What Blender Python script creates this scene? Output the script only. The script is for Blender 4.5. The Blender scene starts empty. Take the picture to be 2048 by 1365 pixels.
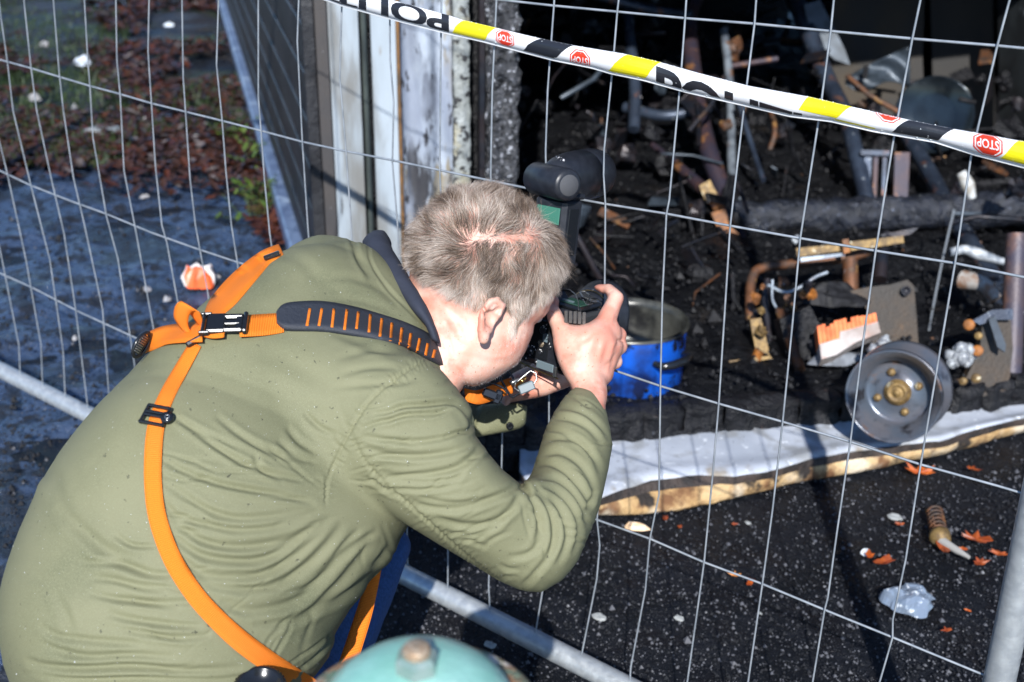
import bpy, bmesh, math, random
import numpy as np
from mathutils import Vector, Matrix, noise
from mathutils.bvhtree import BVHTree
from mathutils.geometry import tessellate_polygon

scene = bpy.context.scene
COL = scene.collection
random.seed(7)
rng = np.random.default_rng(7)
R = math.radians

# ------------------------------------------------------------------ camera, sky, sun, exposure
F = 2386.49457                     # focal length in pixels of a 2048 px wide frame
_r1 = np.array([0.81265591, 0.24483856, -0.52881419])
_r2 = np.array([-0.01106673, 0.91377613, 0.40606737])
_t = np.array([0.05780378, -0.47434625, 1.66278557])
_r1 /= np.linalg.norm(_r1)
_r2 -= _r1 * (_r1 @ _r2)
_r2 /= np.linalg.norm(_r2)
_r3 = np.cross(_r1, _r2)
WM = np.array([_r1, _r3, -_r2]).T             # world -> camera axes (x right, y down, z forward)
C0 = -WM.T @ _t + np.array([0, 0, 1.17])      # camera position; fence plane is y = 0, ground z = 0


def cam2w(p):
    return C0 + np.asarray(p, float) @ WM


def ray(px, py):
    return WM.T @ np.array([(px - 1024) / F, (py - 682.5) / F, 1.0])


def P(px, py, d):
    return C0 + d * ray(px, py)


def G(px, py, z=0.0):
    v = ray(px, py)
    return C0 + (z - C0[2]) / v[2] * v


def YP(px, py, y=0.0):
    v = ray(px, py)
    return C0 + (y - C0[1]) / v[1] * v


def depth(p):
    return float((WM @ (np.asarray(p) - C0))[2])


cam_data = bpy.data.cameras.new("camera")
cam = bpy.data.objects.new("camera", cam_data)
COL.objects.link(cam)
m = Matrix.Identity(4)
ax, ay, az = WM[0], -WM[1], -WM[2]
for i in range(3):
    m[i][0], m[i][1], m[i][2], m[i][3] = ax[i], ay[i], az[i], C0[i]
cam.matrix_world = m
cam_data.sensor_width = 36
cam_data.lens = 36 * F / 2048
cam_data.clip_start = 0.05
cam_data.clip_end = 500
cam_data.dof.use_dof = True
cam_data.dof.focus_distance = 1.55
cam_data.dof.aperture_fstop = 5.2
scene.camera = cam

# light travels along the view ray of this picture point (low sun from behind the photographer)
sun_dir = ray(1120, 1160)
sun_dir /= np.linalg.norm(sun_dir)
SUN_EL = math.asin(-sun_dir[2])
SUN_AZ = math.atan2(-sun_dir[0], -sun_dir[1])
world = bpy.data.worlds.new("World")
scene.world = world
world.use_nodes = True
nt = world.node_tree
sky = nt.nodes.new("ShaderNodeTexSky")
sky.sky_type = 'NISHITA'
sky.sun_disc = False
sky.sun_elevation = SUN_EL
sky.sun_rotation = SUN_AZ
sky.air_density = 1.0
sky.dust_density = 0.3
sky.ozone_density = 8.0
bg = nt.nodes["Background"]
bg.inputs[1].default_value = 0.12
nt.links.new(sky.outputs[0], bg.inputs[0])
sd = bpy.data.lights.new("sun", 'SUN')
sd.energy = 5.0
sd.angle = R(0.5)
sd.color = (1.0, 0.98, 0.955)
sun = bpy.data.objects.new("sun", sd)
sun.rotation_euler = Vector(sun_dir).to_track_quat('-Z', 'Y').to_euler()
COL.objects.link(sun)
scene.view_settings.view_transform = 'Standard'
scene.view_settings.look = 'None'
scene.view_settings.exposure = 0.52
scene.view_settings.gamma = 1
scene.cycles.max_bounces = 6
scene.cycles.use_denoising = True

# ------------------------------------------------------------------ object helpers


def tag(o, label=None, cat=None, group=None, kind=None):
    if label: o['label'] = label
    if cat: o['category'] = cat
    if group: o['group'] = group
    if kind: o['kind'] = kind
    return o


def link(o, parent=None):
    COL.objects.link(o)
    if parent is not None:
        o.parent = parent
        o.matrix_parent_inverse = Matrix.Translation(-Vector(root_loc(parent)))
    return o


def root_loc(o):
    l = Vector(o.location)
    return l if o.parent is None else l + root_loc(o.parent) * 0


def empty(name, loc, label=None, cat=None, group=None):
    o = bpy.data.objects.new(name, None)
    o.location = tuple(loc)
    o.empty_display_size = 0.05
    COL.objects.link(o)
    return tag(o, label, cat, group)


def meshobj(name, verts, faces, mat, parent=None, smooth=True, vcol=None):
    me = bpy.data.meshes.new(name)
    me.from_pydata([tuple(v) for v in verts] if not isinstance(verts, np.ndarray) else verts.tolist(), [],
                   faces if not isinstance(faces, np.ndarray) else faces.tolist())
    me.update()
    if smooth:
        me.polygons.foreach_set('use_smooth', [True] * len(me.polygons))
    if mat is not None:
        for mm in (mat if isinstance(mat, (list, tuple)) else [mat]):
            me.materials.append(mm)
    o = bpy.data.objects.new(name, me)
    return link(o, parent)


def blob(c, s, seed=0, n=7, m=9, amp=.35):
    """lumpy little ball: verts, faces"""
    v = []
    for i in range(n + 1):
        for k in range(m):
            a = math.pi * i / n; b = 2 * math.pi * k / m
            v.append((math.sin(a) * math.cos(b), math.sin(a) * math.sin(b), math.cos(a)))
    v = np.array(v)
    v = v * (1 + amp * noise3(v + seed * 3.7, 1.7, 5))[:, None]
    f = [(i * m + k, i * m + (k + 1) % m, (i + 1) * m + (k + 1) % m, (i + 1) * m + k) for i in range(n) for k in range(m)]
    return np.asarray(c) + v * s, f


class MB:
    """collects simple shapes in one bmesh"""

    def __init__(s):
        s.v = []
        s.f = []
        s.sm = []

    def add(s, v, f, smooth=False):
        n = len(s.v)
        s.v += [tuple(map(float, p)) for p in v]
        s.f += [tuple(i + n for i in q) for q in f]
        s.sm += [smooth] * len(f)
        return s

    def box(s, c, x, y, z, bev=0.0):
        """box at c with half-axis vectors x, y, z; optional chamfer (metres)"""
        c, x, y, z = (np.array(a, float) for a in (c, x, y, z))
        lx, ly, lz = (np.linalg.norm(a) for a in (x, y, z))
        if bev <= 0:
            v = [c + i * x + j * y + k * z for i in (-1, 1) for j in (-1, 1) for k in (-1, 1)]
            f = [(0, 1, 3, 2), (4, 6, 7, 5), (0, 4, 5, 1), (2, 3, 7, 6), (0, 2, 6, 4), (1, 5, 7, 3)]
            if np.dot(np.cross(x, y), z) < 0: f = [q[::-1] for q in f]
            return s.add(v, f)
        b = min(bev, lx * .9, ly * .9, lz * .9)
        ux, uy, uz = x / lx, y / ly, z / lz
        v = []
        idx = {}
        for i in (-1, 1):
            for j in (-1, 1):
                for k in (-1, 1):
                    base = c + i * x + j * y + k * z
                    idx[(i, j, k)] = len(v)
                    v += [base - j * b * uy - k * b * uz, base - i * b * ux - k * b * uz, base - i * b * ux - j * b * uy]
        f = []
        S = (-1, 1)
        for a in range(3):
            for sg in S:
                o1, o2 = [q for q in range(3) if q != a]
                cyc = [(-1, -1), (1, -1), (1, 1), (-1, 1)]
                q = []
                for (p1, p2) in cyc:
                    kk = [0, 0, 0]
                    kk[a] = sg; kk[o1] = p1; kk[o2] = p2
                    q.append(idx[tuple(kk)] + a)
                f.append(tuple(q))
        for a in range(3):
            o1, o2 = [q for q in range(3) if q != a]
            for p1 in S:
                for p2 in S:
                    k0 = [0] * 3; k1 = [0] * 3
                    k0[a] = -1; k1[a] = 1
                    for kk in (k0, k1): kk[o1] = p1; kk[o2] = p2
                    f.append((idx[tuple(k0)] + o1, idx[tuple(k1)] + o1, idx[tuple(k1)] + o2, idx[tuple(k0)] + o2))
        for key, n in idx.items():
            f.append((n, n + 1, n + 2))
        return s.add(v, f)

    def tube(s, pts, r, n=8, cap=True, smooth=True):
        pts = [np.array(p, float) for p in pts]
        rs = r if hasattr(r, '__len__') else [r] * len(pts)
        T = []
        for i in range(len(pts)):
            a = pts[max(i - 1, 0)]; b = pts[min(i + 1, len(pts) - 1)]
            d = b - a
            T.append(d / (np.linalg.norm(d) + 1e-12))
        up = np.array([0, 0, 1.0]) if abs(T[0][2]) < .9 else np.array([1.0, 0, 0])
        u = np.cross(T[0], up); u /= np.linalg.norm(u)
        v = []; f = []
        for i, p in enumerate(pts):
            u = u - T[i] * (u @ T[i]); u /= np.linalg.norm(u)
            w = np.cross(T[i], u)
            for k in range(n):
                a = 2 * math.pi * k / n
                v.append(p + rs[i] * (math.cos(a) * u + math.sin(a) * w))
        for i in range(len(pts) - 1):
            for k in range(n):
                f.append((i * n + k, i * n + (k + 1) % n, (i + 1) * n + (k + 1) % n, (i + 1) * n + k))
        s.add(v, f, smooth)
        if cap:
            s.add(v[:n], [tuple(range(n))[::-1]])
            s.add(v[-n:], [tuple(range(n))])
        return s

    def lathe(s, c, axis, prof, n=32, smooth=True, u0=None):
        """prof: list of (along axis, radius)"""
        c = np.array(c, float)
        a = np.array(axis, float); a /= np.linalg.norm(a)
        up = np.array([0, 0, 1.0]) if abs(a[2]) < .9 else np.array([1.0, 0, 0])
        if u0 is not None: up = np.array(u0, float)
        u = np.cross(a, up); u /= np.linalg.norm(u); w = np.cross(a, u)
        v = []; f = []
        for (h, r) in prof:
            for k in range(n):
                t = 2 * math.pi * k / n
                v.append(c + a * h + max(r, 1e-5) * (math.cos(t) * u + math.sin(t) * w))
        for i in range(len(prof) - 1):
            for k in range(n):
                f.append((i * n + k, i * n + (k + 1) % n, (i + 1) * n + (k + 1) % n, (i + 1) * n + k))
        return s.add(v, f, smooth)

    def sheet(s, pts, th, closed=False):
        """polyline grid (list of rows of points) given thickness along normals"""
        g = np.array(pts, float)
        du = np.gradient(g, axis=0); dv = np.gradient(g, axis=1)
        nn = np.cross(du, dv); nn /= (np.linalg.norm(nn, axis=2, keepdims=True) + 1e-12)
        a = (g + nn * th / 2).reshape(-1, 3); b = (g - nn * th / 2).reshape(-1, 3)
        H, Wd = g.shape[:2]
        f = []
        N = H * Wd
        for i in range(H - 1):
            for j in range(Wd - 1):
                q = (i * Wd + j, i * Wd + j + 1, (i + 1) * Wd + j + 1, (i + 1) * Wd + j)
                f.append(q[::-1]); f.append(tuple(k + N for k in q))
        rim = [(0, j) for j in range(Wd)] + [(i, Wd - 1) for i in range(1, H)] + [(H - 1, j) for j in range(Wd - 2, -1, -1)] + [(i, 0) for i in range(H - 2, 0, -1)]
        rim = [i * Wd + j for i, j in rim]
        for k in range(len(rim)):
            p, q = rim[k], rim[(k + 1) % len(rim)]
            f.append((p, q, q + N, p + N))
        return s.add(np.vstack([a, b]), f, True)

    def prism(s, poly, ext):
        """planar polygon (3-D points) extruded by vector ext"""
        n = len(poly)
        a = [np.array(p, float) for p in poly]
        b = [p + np.array(ext, float) for p in a]
        tri = tessellate_polygon([[Vector(p) for p in a]])
        f = [tuple(t) for t in tri] + [tuple(i + n for i in t[::-1]) for t in tri]
        f += [(i, (i + 1) % n, (i + 1) % n + n, i + n) for i in range(n)]
        s.add(a + b, f)
        return s

    def build(s, name, mat, parent=None, fix=True):
        me = bpy.data.meshes.new(name)
        me.from_pydata(s.v, [], s.f)
        me.update()
        me.polygons.foreach_set('use_smooth', s.sm)
        if fix:
            bm = bmesh.new(); bm.from_mesh(me)
            bmesh.ops.recalc_face_normals(bm, faces=bm.faces)
            bm.to_mesh(me); bm.free()
        me.materials.append(mat)
        o = bpy.data.objects.new(name, me)
        return link(o, parent)


def copy_tree(o, parent=None):
    c = o.copy()
    COL.objects.link(c)
    if parent is not None:
        c.parent = parent
        c.matrix_parent_inverse = o.matrix_parent_inverse.copy()
    for ch in list(o.children):
        copy_tree(ch, c)
    return c


# ------------------------------------------------------------------ materials


def mat(name, color, rough=.6, metal=0., spec=.5, var=None, vscale=20., vdetail=4., bump=0., bscale=200., sss=0.,
        coat=0., layers=(), bumps=(), rvar=0., coords='Object', stretch=None):
    """procedural principled material. var: second colour mixed by noise.
    layers: (colour, scale, threshold, softness[, rough]) blotches by noise; bumps: (scale, strength, dist)"""
    M = bpy.data.materials.new(name)
    M.use_nodes = True
    n = M.node_tree.nodes; L = M.node_tree.links
    b = n["Principled BSDF"]
    b.inputs['Roughness'].default_value = rough
    b.inputs['Metallic'].default_value = metal
    b.inputs['Specular IOR Level'].default_value = spec
    b.inputs['Coat Weight'].default_value = coat
    if sss:
        b.inputs['Subsurface Weight'].default_value = sss
        b.inputs['Subsurface Radius'].default_value = (1, .35, .2)
        b.inputs['Subsurface Scale'].default_value = .006
    tc = n.new("ShaderNodeTexCoord")
    co = tc.outputs[coords]
    if stretch:
        sv = n.new('ShaderNodeVectorMath'); sv.operation = 'MULTIPLY'; sv.inputs[1].default_value = stretch
        L.new(co, sv.inputs[0]); co = sv.outputs[0]

    def nz(sc, det=4., seed=0., rough_=.55):
        t = n.new("ShaderNodeTexNoise")
        t.inputs['Scale'].default_value = sc; t.inputs['Detail'].default_value = det
        t.inputs['Roughness'].default_value = rough_
        if seed:
            mp = n.new("ShaderNodeVectorMath"); mp.operation = 'ADD'
            mp.inputs[1].default_value = (seed, seed * .7, -seed)
            L.new(co, mp.inputs[0]); L.new(mp.outputs[0], t.inputs['Vector'])
        else:
            L.new(co, t.inputs['Vector'])
        return t.outputs['Fac']

    def ramp(src, lo, hi):
        r = n.new("ShaderNodeMapRange"); r.interpolation_type = 'SMOOTHSTEP'
        r.inputs['From Min'].default_value = lo; r.inputs['From Max'].default_value = hi
        L.new(src, r.inputs['Value'])
        return r.outputs['Result']

    def mix(fac, a, bcol):
        x = n.new("ShaderNodeMix"); x.data_type = 'RGBA'
        L.new(fac, x.inputs['Factor'])
        for k, vv in ((6, a), (7, bcol)):
            if isinstance(vv, tuple): x.inputs[k].default_value = (*vv, 1)
            else: L.new(vv, x.inputs[k])
        return x.outputs[2]
    cur = tuple(color)
    if var is not None:
        cur = mix(ramp(nz(vscale, vdetail), .35, .65), cur, tuple(var))
    rcur = None
    for i, ly in enumerate(layers):
        c, sc, th, soft = ly[:4]
        fac = ramp(nz(sc, 5., 3.1 * (i + 1)), th - soft, th + soft)
        cur = mix(fac, cur, tuple(c))
        if len(ly) > 4:
            x = n.new("ShaderNodeMix"); x.data_type = 'FLOAT'
            L.new(fac, x.inputs[0])
            if rcur is None: x.inputs[2].default_value = rough
            else: L.new(rcur, x.inputs[2])
            x.inputs[3].default_value = ly[4]
            rcur = x.outputs[0]
    if isinstance(cur, tuple): b.inputs['Base Color'].default_value = (*cur, 1)
    else: L.new(cur, b.inputs['Base Color'])
    if rcur is not None:
        L.new(rcur, b.inputs['Roughness'])
    elif rvar:
        r = n.new("ShaderNodeMapRange"); L.new(nz(vscale * 1.7, 4., 9.), r.inputs['Value'])
        r.inputs['From Min'].default_value = .35; r.inputs['From Max'].default_value = .65
        r.inputs['To Min'].default_value = max(rough - rvar, .03); r.inputs['To Max'].default_value = min(rough + rvar, 1)
        L.new(r.outputs[0], b.inputs['Roughness'])
    bl = list(bumps)
    if bump: bl.append((bscale, bump, .001))
    prev = None
    for (sc, st, di) in bl:
        bp = n.new("ShaderNodeBump"); bp.inputs['Strength'].default_value = st; bp.inputs['Distance'].default_value = di
        L.new(nz(sc, 6., 5.), bp.inputs['Height'])
        if prev: L.new(prev, bp.inputs['Normal'])
        prev = bp.outputs[0]
    if prev: L.new(prev, b.inputs['Normal'])
    return M


def nodes(M):
    return M.node_tree.nodes, M.node_tree.links, M.node_tree.nodes["Principled BSDF"]


M_galv = mat("galvanised_steel", (.50, .53, .54), .42, .55, var=(.40, .43, .45), vscale=60, bump=.25, bscale=350,
             layers=(((.25, .26, .27), 9, .66, .03),), rvar=.1)
M_wire = mat("galvanised_wire", (.36, .39, .42), .45, .35, var=(.25, .28, .31), vscale=40)
M_black = mat("black_plastic", (.013, .0145, .019), .36, spec=.35, var=(.019, .021, .027), vscale=80, bump=.15, bscale=900)
M_blackg = mat("glossy_black_plastic", (.01, .011, .013), .18, bump=.03, bscale=300)
M_rubber = mat("black_rubber", (.025, .027, .03), .65, bump=.5, bscale=1500)
M_chrome = mat("dull_chrome", (.32, .32, .31), .3, .9, var=(.2, .2, .2), vscale=50)
M_brass = mat("brass", (.75, .5, .18), .28, 1.)
M_gray = mat("grey_plastic", (.12, .16, .18), .45)
M_white = mat("white_print", (.75, .75, .75), .5)
M_orange_p = mat("orange_print", (.95, .22, .03), .5)
M_glass_lcd = mat("lcd_green", (.03, .075, .055), .12)
M_lcd2 = mat("flash_screen_green", (.045, .17, .12), .25)
M_collar = mat("navy_softshell", (.016, .020, .034), .8, bump=.6, bscale=900, var=(.022, .027, .044), vscale=30)
M_jeans = mat("blue_denim", (.022, .065, .19), .85, var=(.035, .095, .26), vscale=220, bump=.9, bscale=700)
M_eye = mat("eye_white", (.75, .7, .66), .15)
M_iris = mat("eye_iris", (.06, .10, .14), .1)

# ------------------------------------------------------------------ signed-distance sculpting on a grid
class Field:
    def __init__(s, x0, x1, y0, y1, d0, d1, st, sd):
        s.xs = np.arange(x0, x1 + st, st, dtype=np.float32)
        s.ys = np.arange(y0, y1 + st, st, dtype=np.float32)
        s.ds = np.arange(d0, d1 + sd, sd, dtype=np.float32)
        s.st, s.sd = st, sd
        s.f = s.blank()

    def blank(s):
        return np.full((len(s.xs), len(s.ys), len(s.ds)), .1, np.float32)

    def sub(s, lo, hi):
        """index ranges covering a metric box lo..hi in camera axes"""
        d0, d1 = max(lo[2], s.ds[0]), min(hi[2], s.ds[-1])
        if d0 >= d1: return None
        xa = min(lo[0] / d0, lo[0] / d1) * F + 1024; xb = max(hi[0] / d0, hi[0] / d1) * F + 1024
        ya = min(lo[1] / d0, lo[1] / d1) * F + 682.5; yb = max(hi[1] / d0, hi[1] / d1) * F + 682.5
        i = (int((xa - s.xs[0]) / s.st), int((xb - s.xs[0]) / s.st) + 2)
        j = (int((ya - s.ys[0]) / s.st), int((yb - s.ys[0]) / s.st) + 2)
        k = (int((d0 - s.ds[0]) / s.sd), int((d1 - s.ds[0]) / s.sd) + 2)
        r = []
        for (a, b), n in zip((i, j, k), s.f.shape):
            a = max(a, 0); b = min(b, n)
            if a >= b: return None
            r.append(slice(a, b))
        return tuple(r)

    def coords(s, sl):
        d = s.ds[sl[2]][None, None, :]
        X = (s.xs[sl[0]][:, None, None] - 1024) / F * d
        Y = (s.ys[sl[1]][None, :, None] - 682.5) / F * d
        return X, Y, d

    @staticmethod
    def c(p):
        return np.array([(p[0] - 1024) / F * p[2], (p[1] - 682.5) / F * p[2], p[2]])

    def blend(s, f, sl, v, k):
        a = f[sl]
        if np.isscalar(k) and k <= 0:
            f[sl] = np.minimum(a, v); return
        h = np.maximum(k - np.abs(a - v), 0) / k
        f[sl] = np.minimum(a, v) - h * h * k * .25

    def chain(s, pts, k=.03, f=None):
        """pts: (px, py, depth, radius px) joined by round cones"""
        f = s.f if f is None else f
        q = [(s.c(p), p[3] * p[2] / F) for p in pts]
        if len(q) == 1: q = q * 2
        tot = None
        R_ = max(r for _, r in q) + max(k, .0) + .02
        lo = np.min([c for c, _ in q], 0) - R_; hi = np.max([c for c, _ in q], 0) + R_
        sl = s.sub(lo, hi)
        if sl is None: return
        X, Y, D = s.coords(sl)
        for (a, ra), (b, rb) in zip(q[:-1], q[1:]):
            ab = b - a; L2 = float(ab @ ab) + 1e-12
            t = np.clip(((X - a[0]) * ab[0] + (Y - a[1]) * ab[1] + (D - a[2]) * ab[2]) / L2, 0, 1)
            v = np.sqrt((X - a[0] - t * ab[0]) ** 2 + (Y - a[1] - t * ab[1]) ** 2 + (D - a[2] - t * ab[2]) ** 2) - (ra + t * (rb - ra))
            if tot is None: tot = v
            else: tot = np.minimum(tot, v)
        s.blend(f, sl, tot.astype(np.float32), k)

    def ell(s, p, axes, k=.02, f=None, carve=False):
        """ellipsoid centred p=(px,py,d); axes: three metric half-axis vectors in camera axes"""
        f = s.f if f is None else f
        c = s.c(p)
        A = [np.array(a, float) for a in axes]
        R_ = max(np.linalg.norm(a) for a in A) + k + .02
        sl = s.sub(c - R_, c + R_)
        if sl is None: return
        X, Y, D = s.coords(sl)
        X = X - c[0]; Y = Y - c[1]; D = D - c[2]
        k0 = 0; k1 = 0
        for a in A:
            l = np.linalg.norm(a); u = a / l
            t = X * u[0] + Y * u[1] + D * u[2]
            k0 = k0 + (t / l) ** 2; k1 = k1 + (t / l ** 2) ** 2
        k0 = np.sqrt(k0); k1 = np.sqrt(k1) + 1e-9
        v = (k0 * (k0 - 1) / k1).astype(np.float32)
        if carve:
            a = f[sl]; v = -v
            h = np.maximum(k - np.abs(a - v), 0) / k
            f[sl] = np.maximum(a, v) + h * h * k * .25
        else:
            s.blend(f, sl, v, k)

    def clip(s, poly, k=.012, f=None, grow=0.):
        """smooth intersection with the cone through an outline"""
        f = s.f if f is None else f
        pl = np.array(poly, float)
        X, Y = np.meshgrid(s.xs, s.ys, indexing='ij')
        dm = np.full(X.shape, 1e9); inside = np.zeros(X.shape, bool)
        n = len(pl)
        for i in range(n):
            a = pl[i]; b = pl[(i + 1) % n]; ab = b - a
            t = np.clip(((X - a[0]) * ab[0] + (Y - a[1]) * ab[1]) / (ab @ ab + 1e-9), 0, 1)
            dm = np.minimum(dm, np.hypot(X - a[0] - t * ab[0], Y - a[1] - t * ab[1]))
            c = ((a[1] > Y) != (b[1] > Y)) & (X < (b[0] - a[0]) * (Y - a[1]) / (b[1] - a[1] + 1e-12) + a[0])
            inside ^= c
        g = np.where(inside, -dm, dm) - grow
        g = (g[:, :, None] / F * s.ds[None, None, :]).astype(np.float32)
        h = np.maximum(k - np.abs(f - g), 0) / k
        f[:] = np.maximum(f, g) + h * h * k * .25

    def mesh(s):
        """surface nets -> world verts, quads, picture coordinates of verts"""
        f = s.f
        f[0] = .05; f[-1] = .05; f[:, 0] = .05; f[:, -1] = .05; f[:, :, 0] = .05; f[:, :, -1] = .05
        neg = f < 0
        cnt = np.zeros(tuple(n - 1 for n in f.shape), np.uint8)
        for i in (0, 1):
            for j in (0, 1):
                for k in (0, 1):
                    cnt += neg[i:f.shape[0] - 1 + i, j:f.shape[1] - 1 + j, k:f.shape[2] - 1 + k]
        act = (cnt > 0) & (cnt < 8)
        I = np.argwhere(act)
        idx = np.full(cnt.shape, -1, np.int32)
        idx[act] = np.arange(len(I))
        corner = [(i, j, k) for i in (0, 1) for j in (0, 1) for k in (0, 1)]
        vals = [f[I[:, 0] + a, I[:, 1] + b, I[:, 2] + c] for a, b, c in corner]
        acc = np.zeros((len(I), 3)); num = np.zeros(len(I))
        for u in range(8):
            for w in range(u + 1, 8):
                dd = np.array(corner[w]) - np.array(corner[u])
                if np.abs(dd).sum() != 1: continue
                a, b = vals[u], vals[w]
                mk = (a < 0) != (b < 0)
                t = np.where(mk, a / np.where(mk, a - b, 1), 0)
                acc += (np.array(corner[u]) + t[:, None] * dd) * mk[:, None]
                num += mk
        q = I + acc / num[:, None]
        faces = []
        for ax in range(3):
            o = [a for a in range(3) if a != ax]
            sa = [slice(None)] * 3; sb = [slice(None)] * 3
            sa[ax] = slice(0, -1); sb[ax] = slice(1, None)
            A = neg[tuple(sa)]; B = neg[tuple(sb)]
            cr = A != B
            E = np.argwhere(cr)
            E = E[(E[:, o[0]] > 0) & (E[:, o[1]] > 0) & (E[:, o[0]] < f.shape[o[0]] - 1) & (E[:, o[1]] < f.shape[o[1]] - 1)]
            fl = A[E[:, 0], E[:, 1], E[:, 2]]
            def at(d0, d1):
                e = E.copy(); e[:, o[0]] -= d0; e[:, o[1]] -= d1
                return idx[e[:, 0], e[:, 1], e[:, 2]]
            quad = np.stack([at(1, 1), at(0, 1), at(0, 0), at(1, 0)], 1)
            flip = fl if ax != 1 else ~fl
            quad[~flip] = quad[~flip][:, ::-1]
            faces.append(quad)
        faces = np.vstack(faces)
        px = s.xs[0] + q[:, 0] * s.st; py = s.ys[0] + q[:, 1] * s.st; d = s.ds[0] + q[:, 2] * s.sd
        cam_ = np.stack([(px - 1024) / F * d, (py - 682.5) / F * d, d], 1)
        return C0 + cam_ @ WM, faces, px, py


def smooth_verts(v, faces, it=1, w=.5):
    a = np.concatenate([faces[:, 0], faces[:, 1], faces[:, 2], faces[:, 3]])
    b = np.concatenate([faces[:, 1], faces[:, 2], faces[:, 3], faces[:, 0]])
    n = len(v)
    deg = np.bincount(a, minlength=n) + np.bincount(b, minlength=n)
    for _ in range(it):
        s_ = np.stack([np.bincount(a, v[b, k], n) + np.bincount(b, v[a, k], n) for k in range(3)], 1)
        v = v * (1 - w) + w * s_ / np.maximum(deg, 1)[:, None]
    return v


def vnormals(v, faces):
    fn = np.cross(v[faces[:, 2]] - v[faces[:, 0]], v[faces[:, 3]] - v[faces[:, 1]])
    n = np.stack([sum(np.bincount(faces[:, c], fn[:, k], len(v)) for c in range(4)) for k in range(3)], 1)
    return n / (np.linalg.norm(n, axis=1, keepdims=True) + 1e-12)


def project(v):
    q = (np.asarray(v) - C0) @ WM.T
    return q[:, 0] / q[:, 2] * F + 1024, q[:, 1] / q[:, 2] * F + 682.5, q[:, 2]


def spline(pts, n=8):
    """Catmull-Rom through rows of any dimension"""
    p = np.array(pts, float)
    if len(p) < 3:
        return np.array([p[0] + (p[-1] - p[0]) * t for t in np.linspace(0, 1, n + 1)])
    q = np.vstack([2 * p[0] - p[1], p, 2 * p[-1] - p[-2]])
    out = []
    for i in range(1, len(q) - 2):
        for t in np.linspace(0, 1, n, endpoint=False):
            a, b, c, d = q[i - 1:i + 3]
            out.append(.5 * ((2 * b) + (c - a) * t + (2 * a - 5 * b + 4 * c - d) * t * t + (3 * b - a - 3 * c + d) * t ** 3))
    out.append(p[-1])
    return np.array(out)


def strokes(px, py, facing, strk):
    """height in mm from fold strokes: (points, width px, height mm[, skew])"""
    h = np.zeros(len(px))
    for sk in strk:
        pts, w, amp = sk[:3]
        skew = sk[3] if len(sk) > 3 else .5
        c = spline(pts, 6)
        lo = c.min(0) - 4 * w; hi = c.max(0) + 4 * w
        m_ = np.where((px > lo[0]) & (px < hi[0]) & (py > lo[1]) & (py < hi[1]) & facing)[0]
        if len(m_) == 0: continue
        X = px[m_]; Y = py[m_]
        best = np.full(len(m_), 1e9); sg = np.zeros(len(m_)); tt = np.zeros(len(m_))
        for i in range(len(c) - 1):
            a = c[i]; ab = c[i + 1] - a
            t = np.clip(((X - a[0]) * ab[0] + (Y - a[1]) * ab[1]) / (ab @ ab + 1e-9), 0, 1)
            dx = X - a[0] - t * ab[0]; dy = Y - a[1] - t * ab[1]
            dd = np.hypot(dx, dy)
            u = dd < best
            best[u] = dd[u]
            cr = ab[0] * dy - ab[1] * dx
            sg[u] = np.sign(cr[u]); tt[u] = ((i + t) / (len(c) - 1))[u]
        s_ = best * sg / w
        fade = np.clip(np.sin(np.pi * np.clip(tt, 0, 1)), 0, 1) ** .6
        prof = -np.exp(-s_ ** 2) + skew * np.exp(-((s_ - 1.7) / .9) ** 2) + skew * .7 * np.exp(-((s_ + 1.6) / .9) ** 2)
        h[m_] += amp * fade * prof
    return h


def inpoly(px, py, poly):
    pl = np.array(poly, float); r = np.zeros(len(px), bool); n = len(pl)
    for i in range(n):
        a = pl[i]; b = pl[(i + 1) % n]
        r ^= ((a[1] > py) != (b[1] > py)) & (px < (b[0] - a[0]) * (py - a[1]) / (b[1] - a[1] + 1e-12) + a[0])
    return r


def noise3(v, sc, seed=0):
    """cheap smooth value noise, vectorised"""
    q = v * sc + seed * 17.3
    i = np.floor(q).astype(np.int64); f_ = q - i; f_ = f_ * f_ * (3 - 2 * f_)
    def hsh(a, b, c):
        x = (a * 374761393 + b * 668265263 + c * 2147483647 + seed * 974711) & 0xffffffff
        x = ((x ^ (x >> 13)) * 1274126177) & 0xffffffff
        return ((x ^ (x >> 16)) & 0xffff) / 65535.
    r = 0
    for a in (0, 1):
        for b in (0, 1):
            for c in (0, 1):
                w = (f_[:, 0] if a else 1 - f_[:, 0]) * (f_[:, 1] if b else 1 - f_[:, 1]) * (f_[:, 2] if c else 1 - f_[:, 2])
                r = r + w * hsh(i[:, 0] + a, i[:, 1] + b, i[:, 2] + c)
    return r * 2 - 1


# ------------------------------------------------------------------ the man
M_jacket = mat("olive_jacket_cloth", (.160, .160, .090), .70, spec=.3, var=(.182, .180, .104), vscale=5,
               layers=(((.105, .112, .062), 3.2, .58, .12), ((.06, .06, .038), 130, .69, .012), ((.195, .198, .115), 900, .57, .10)),
               bumps=((1400, .35, .0006), (90, .12, .002)))
M_skin = mat("skin", (.60, .34, .255), .46, spec=.4, var=(.68, .43, .345), vscale=32, sss=.12,
             layers=(((.55, .22, .155), 26, .55, .12), ((.60, .25, .18), 8, .60, .10), ((.36, .15, .085), 240, .68, .03)), bumps=((420, .35, .0007), (1300, .25, .0004)))
M_scalp = M_skin

man = empty("person", P(420, 1300, 1.6) * np.array([1, 1, 0]),
            "crouching man in olive jacket with orange harness, eye pressed to a camera at the fence", "person")

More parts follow.
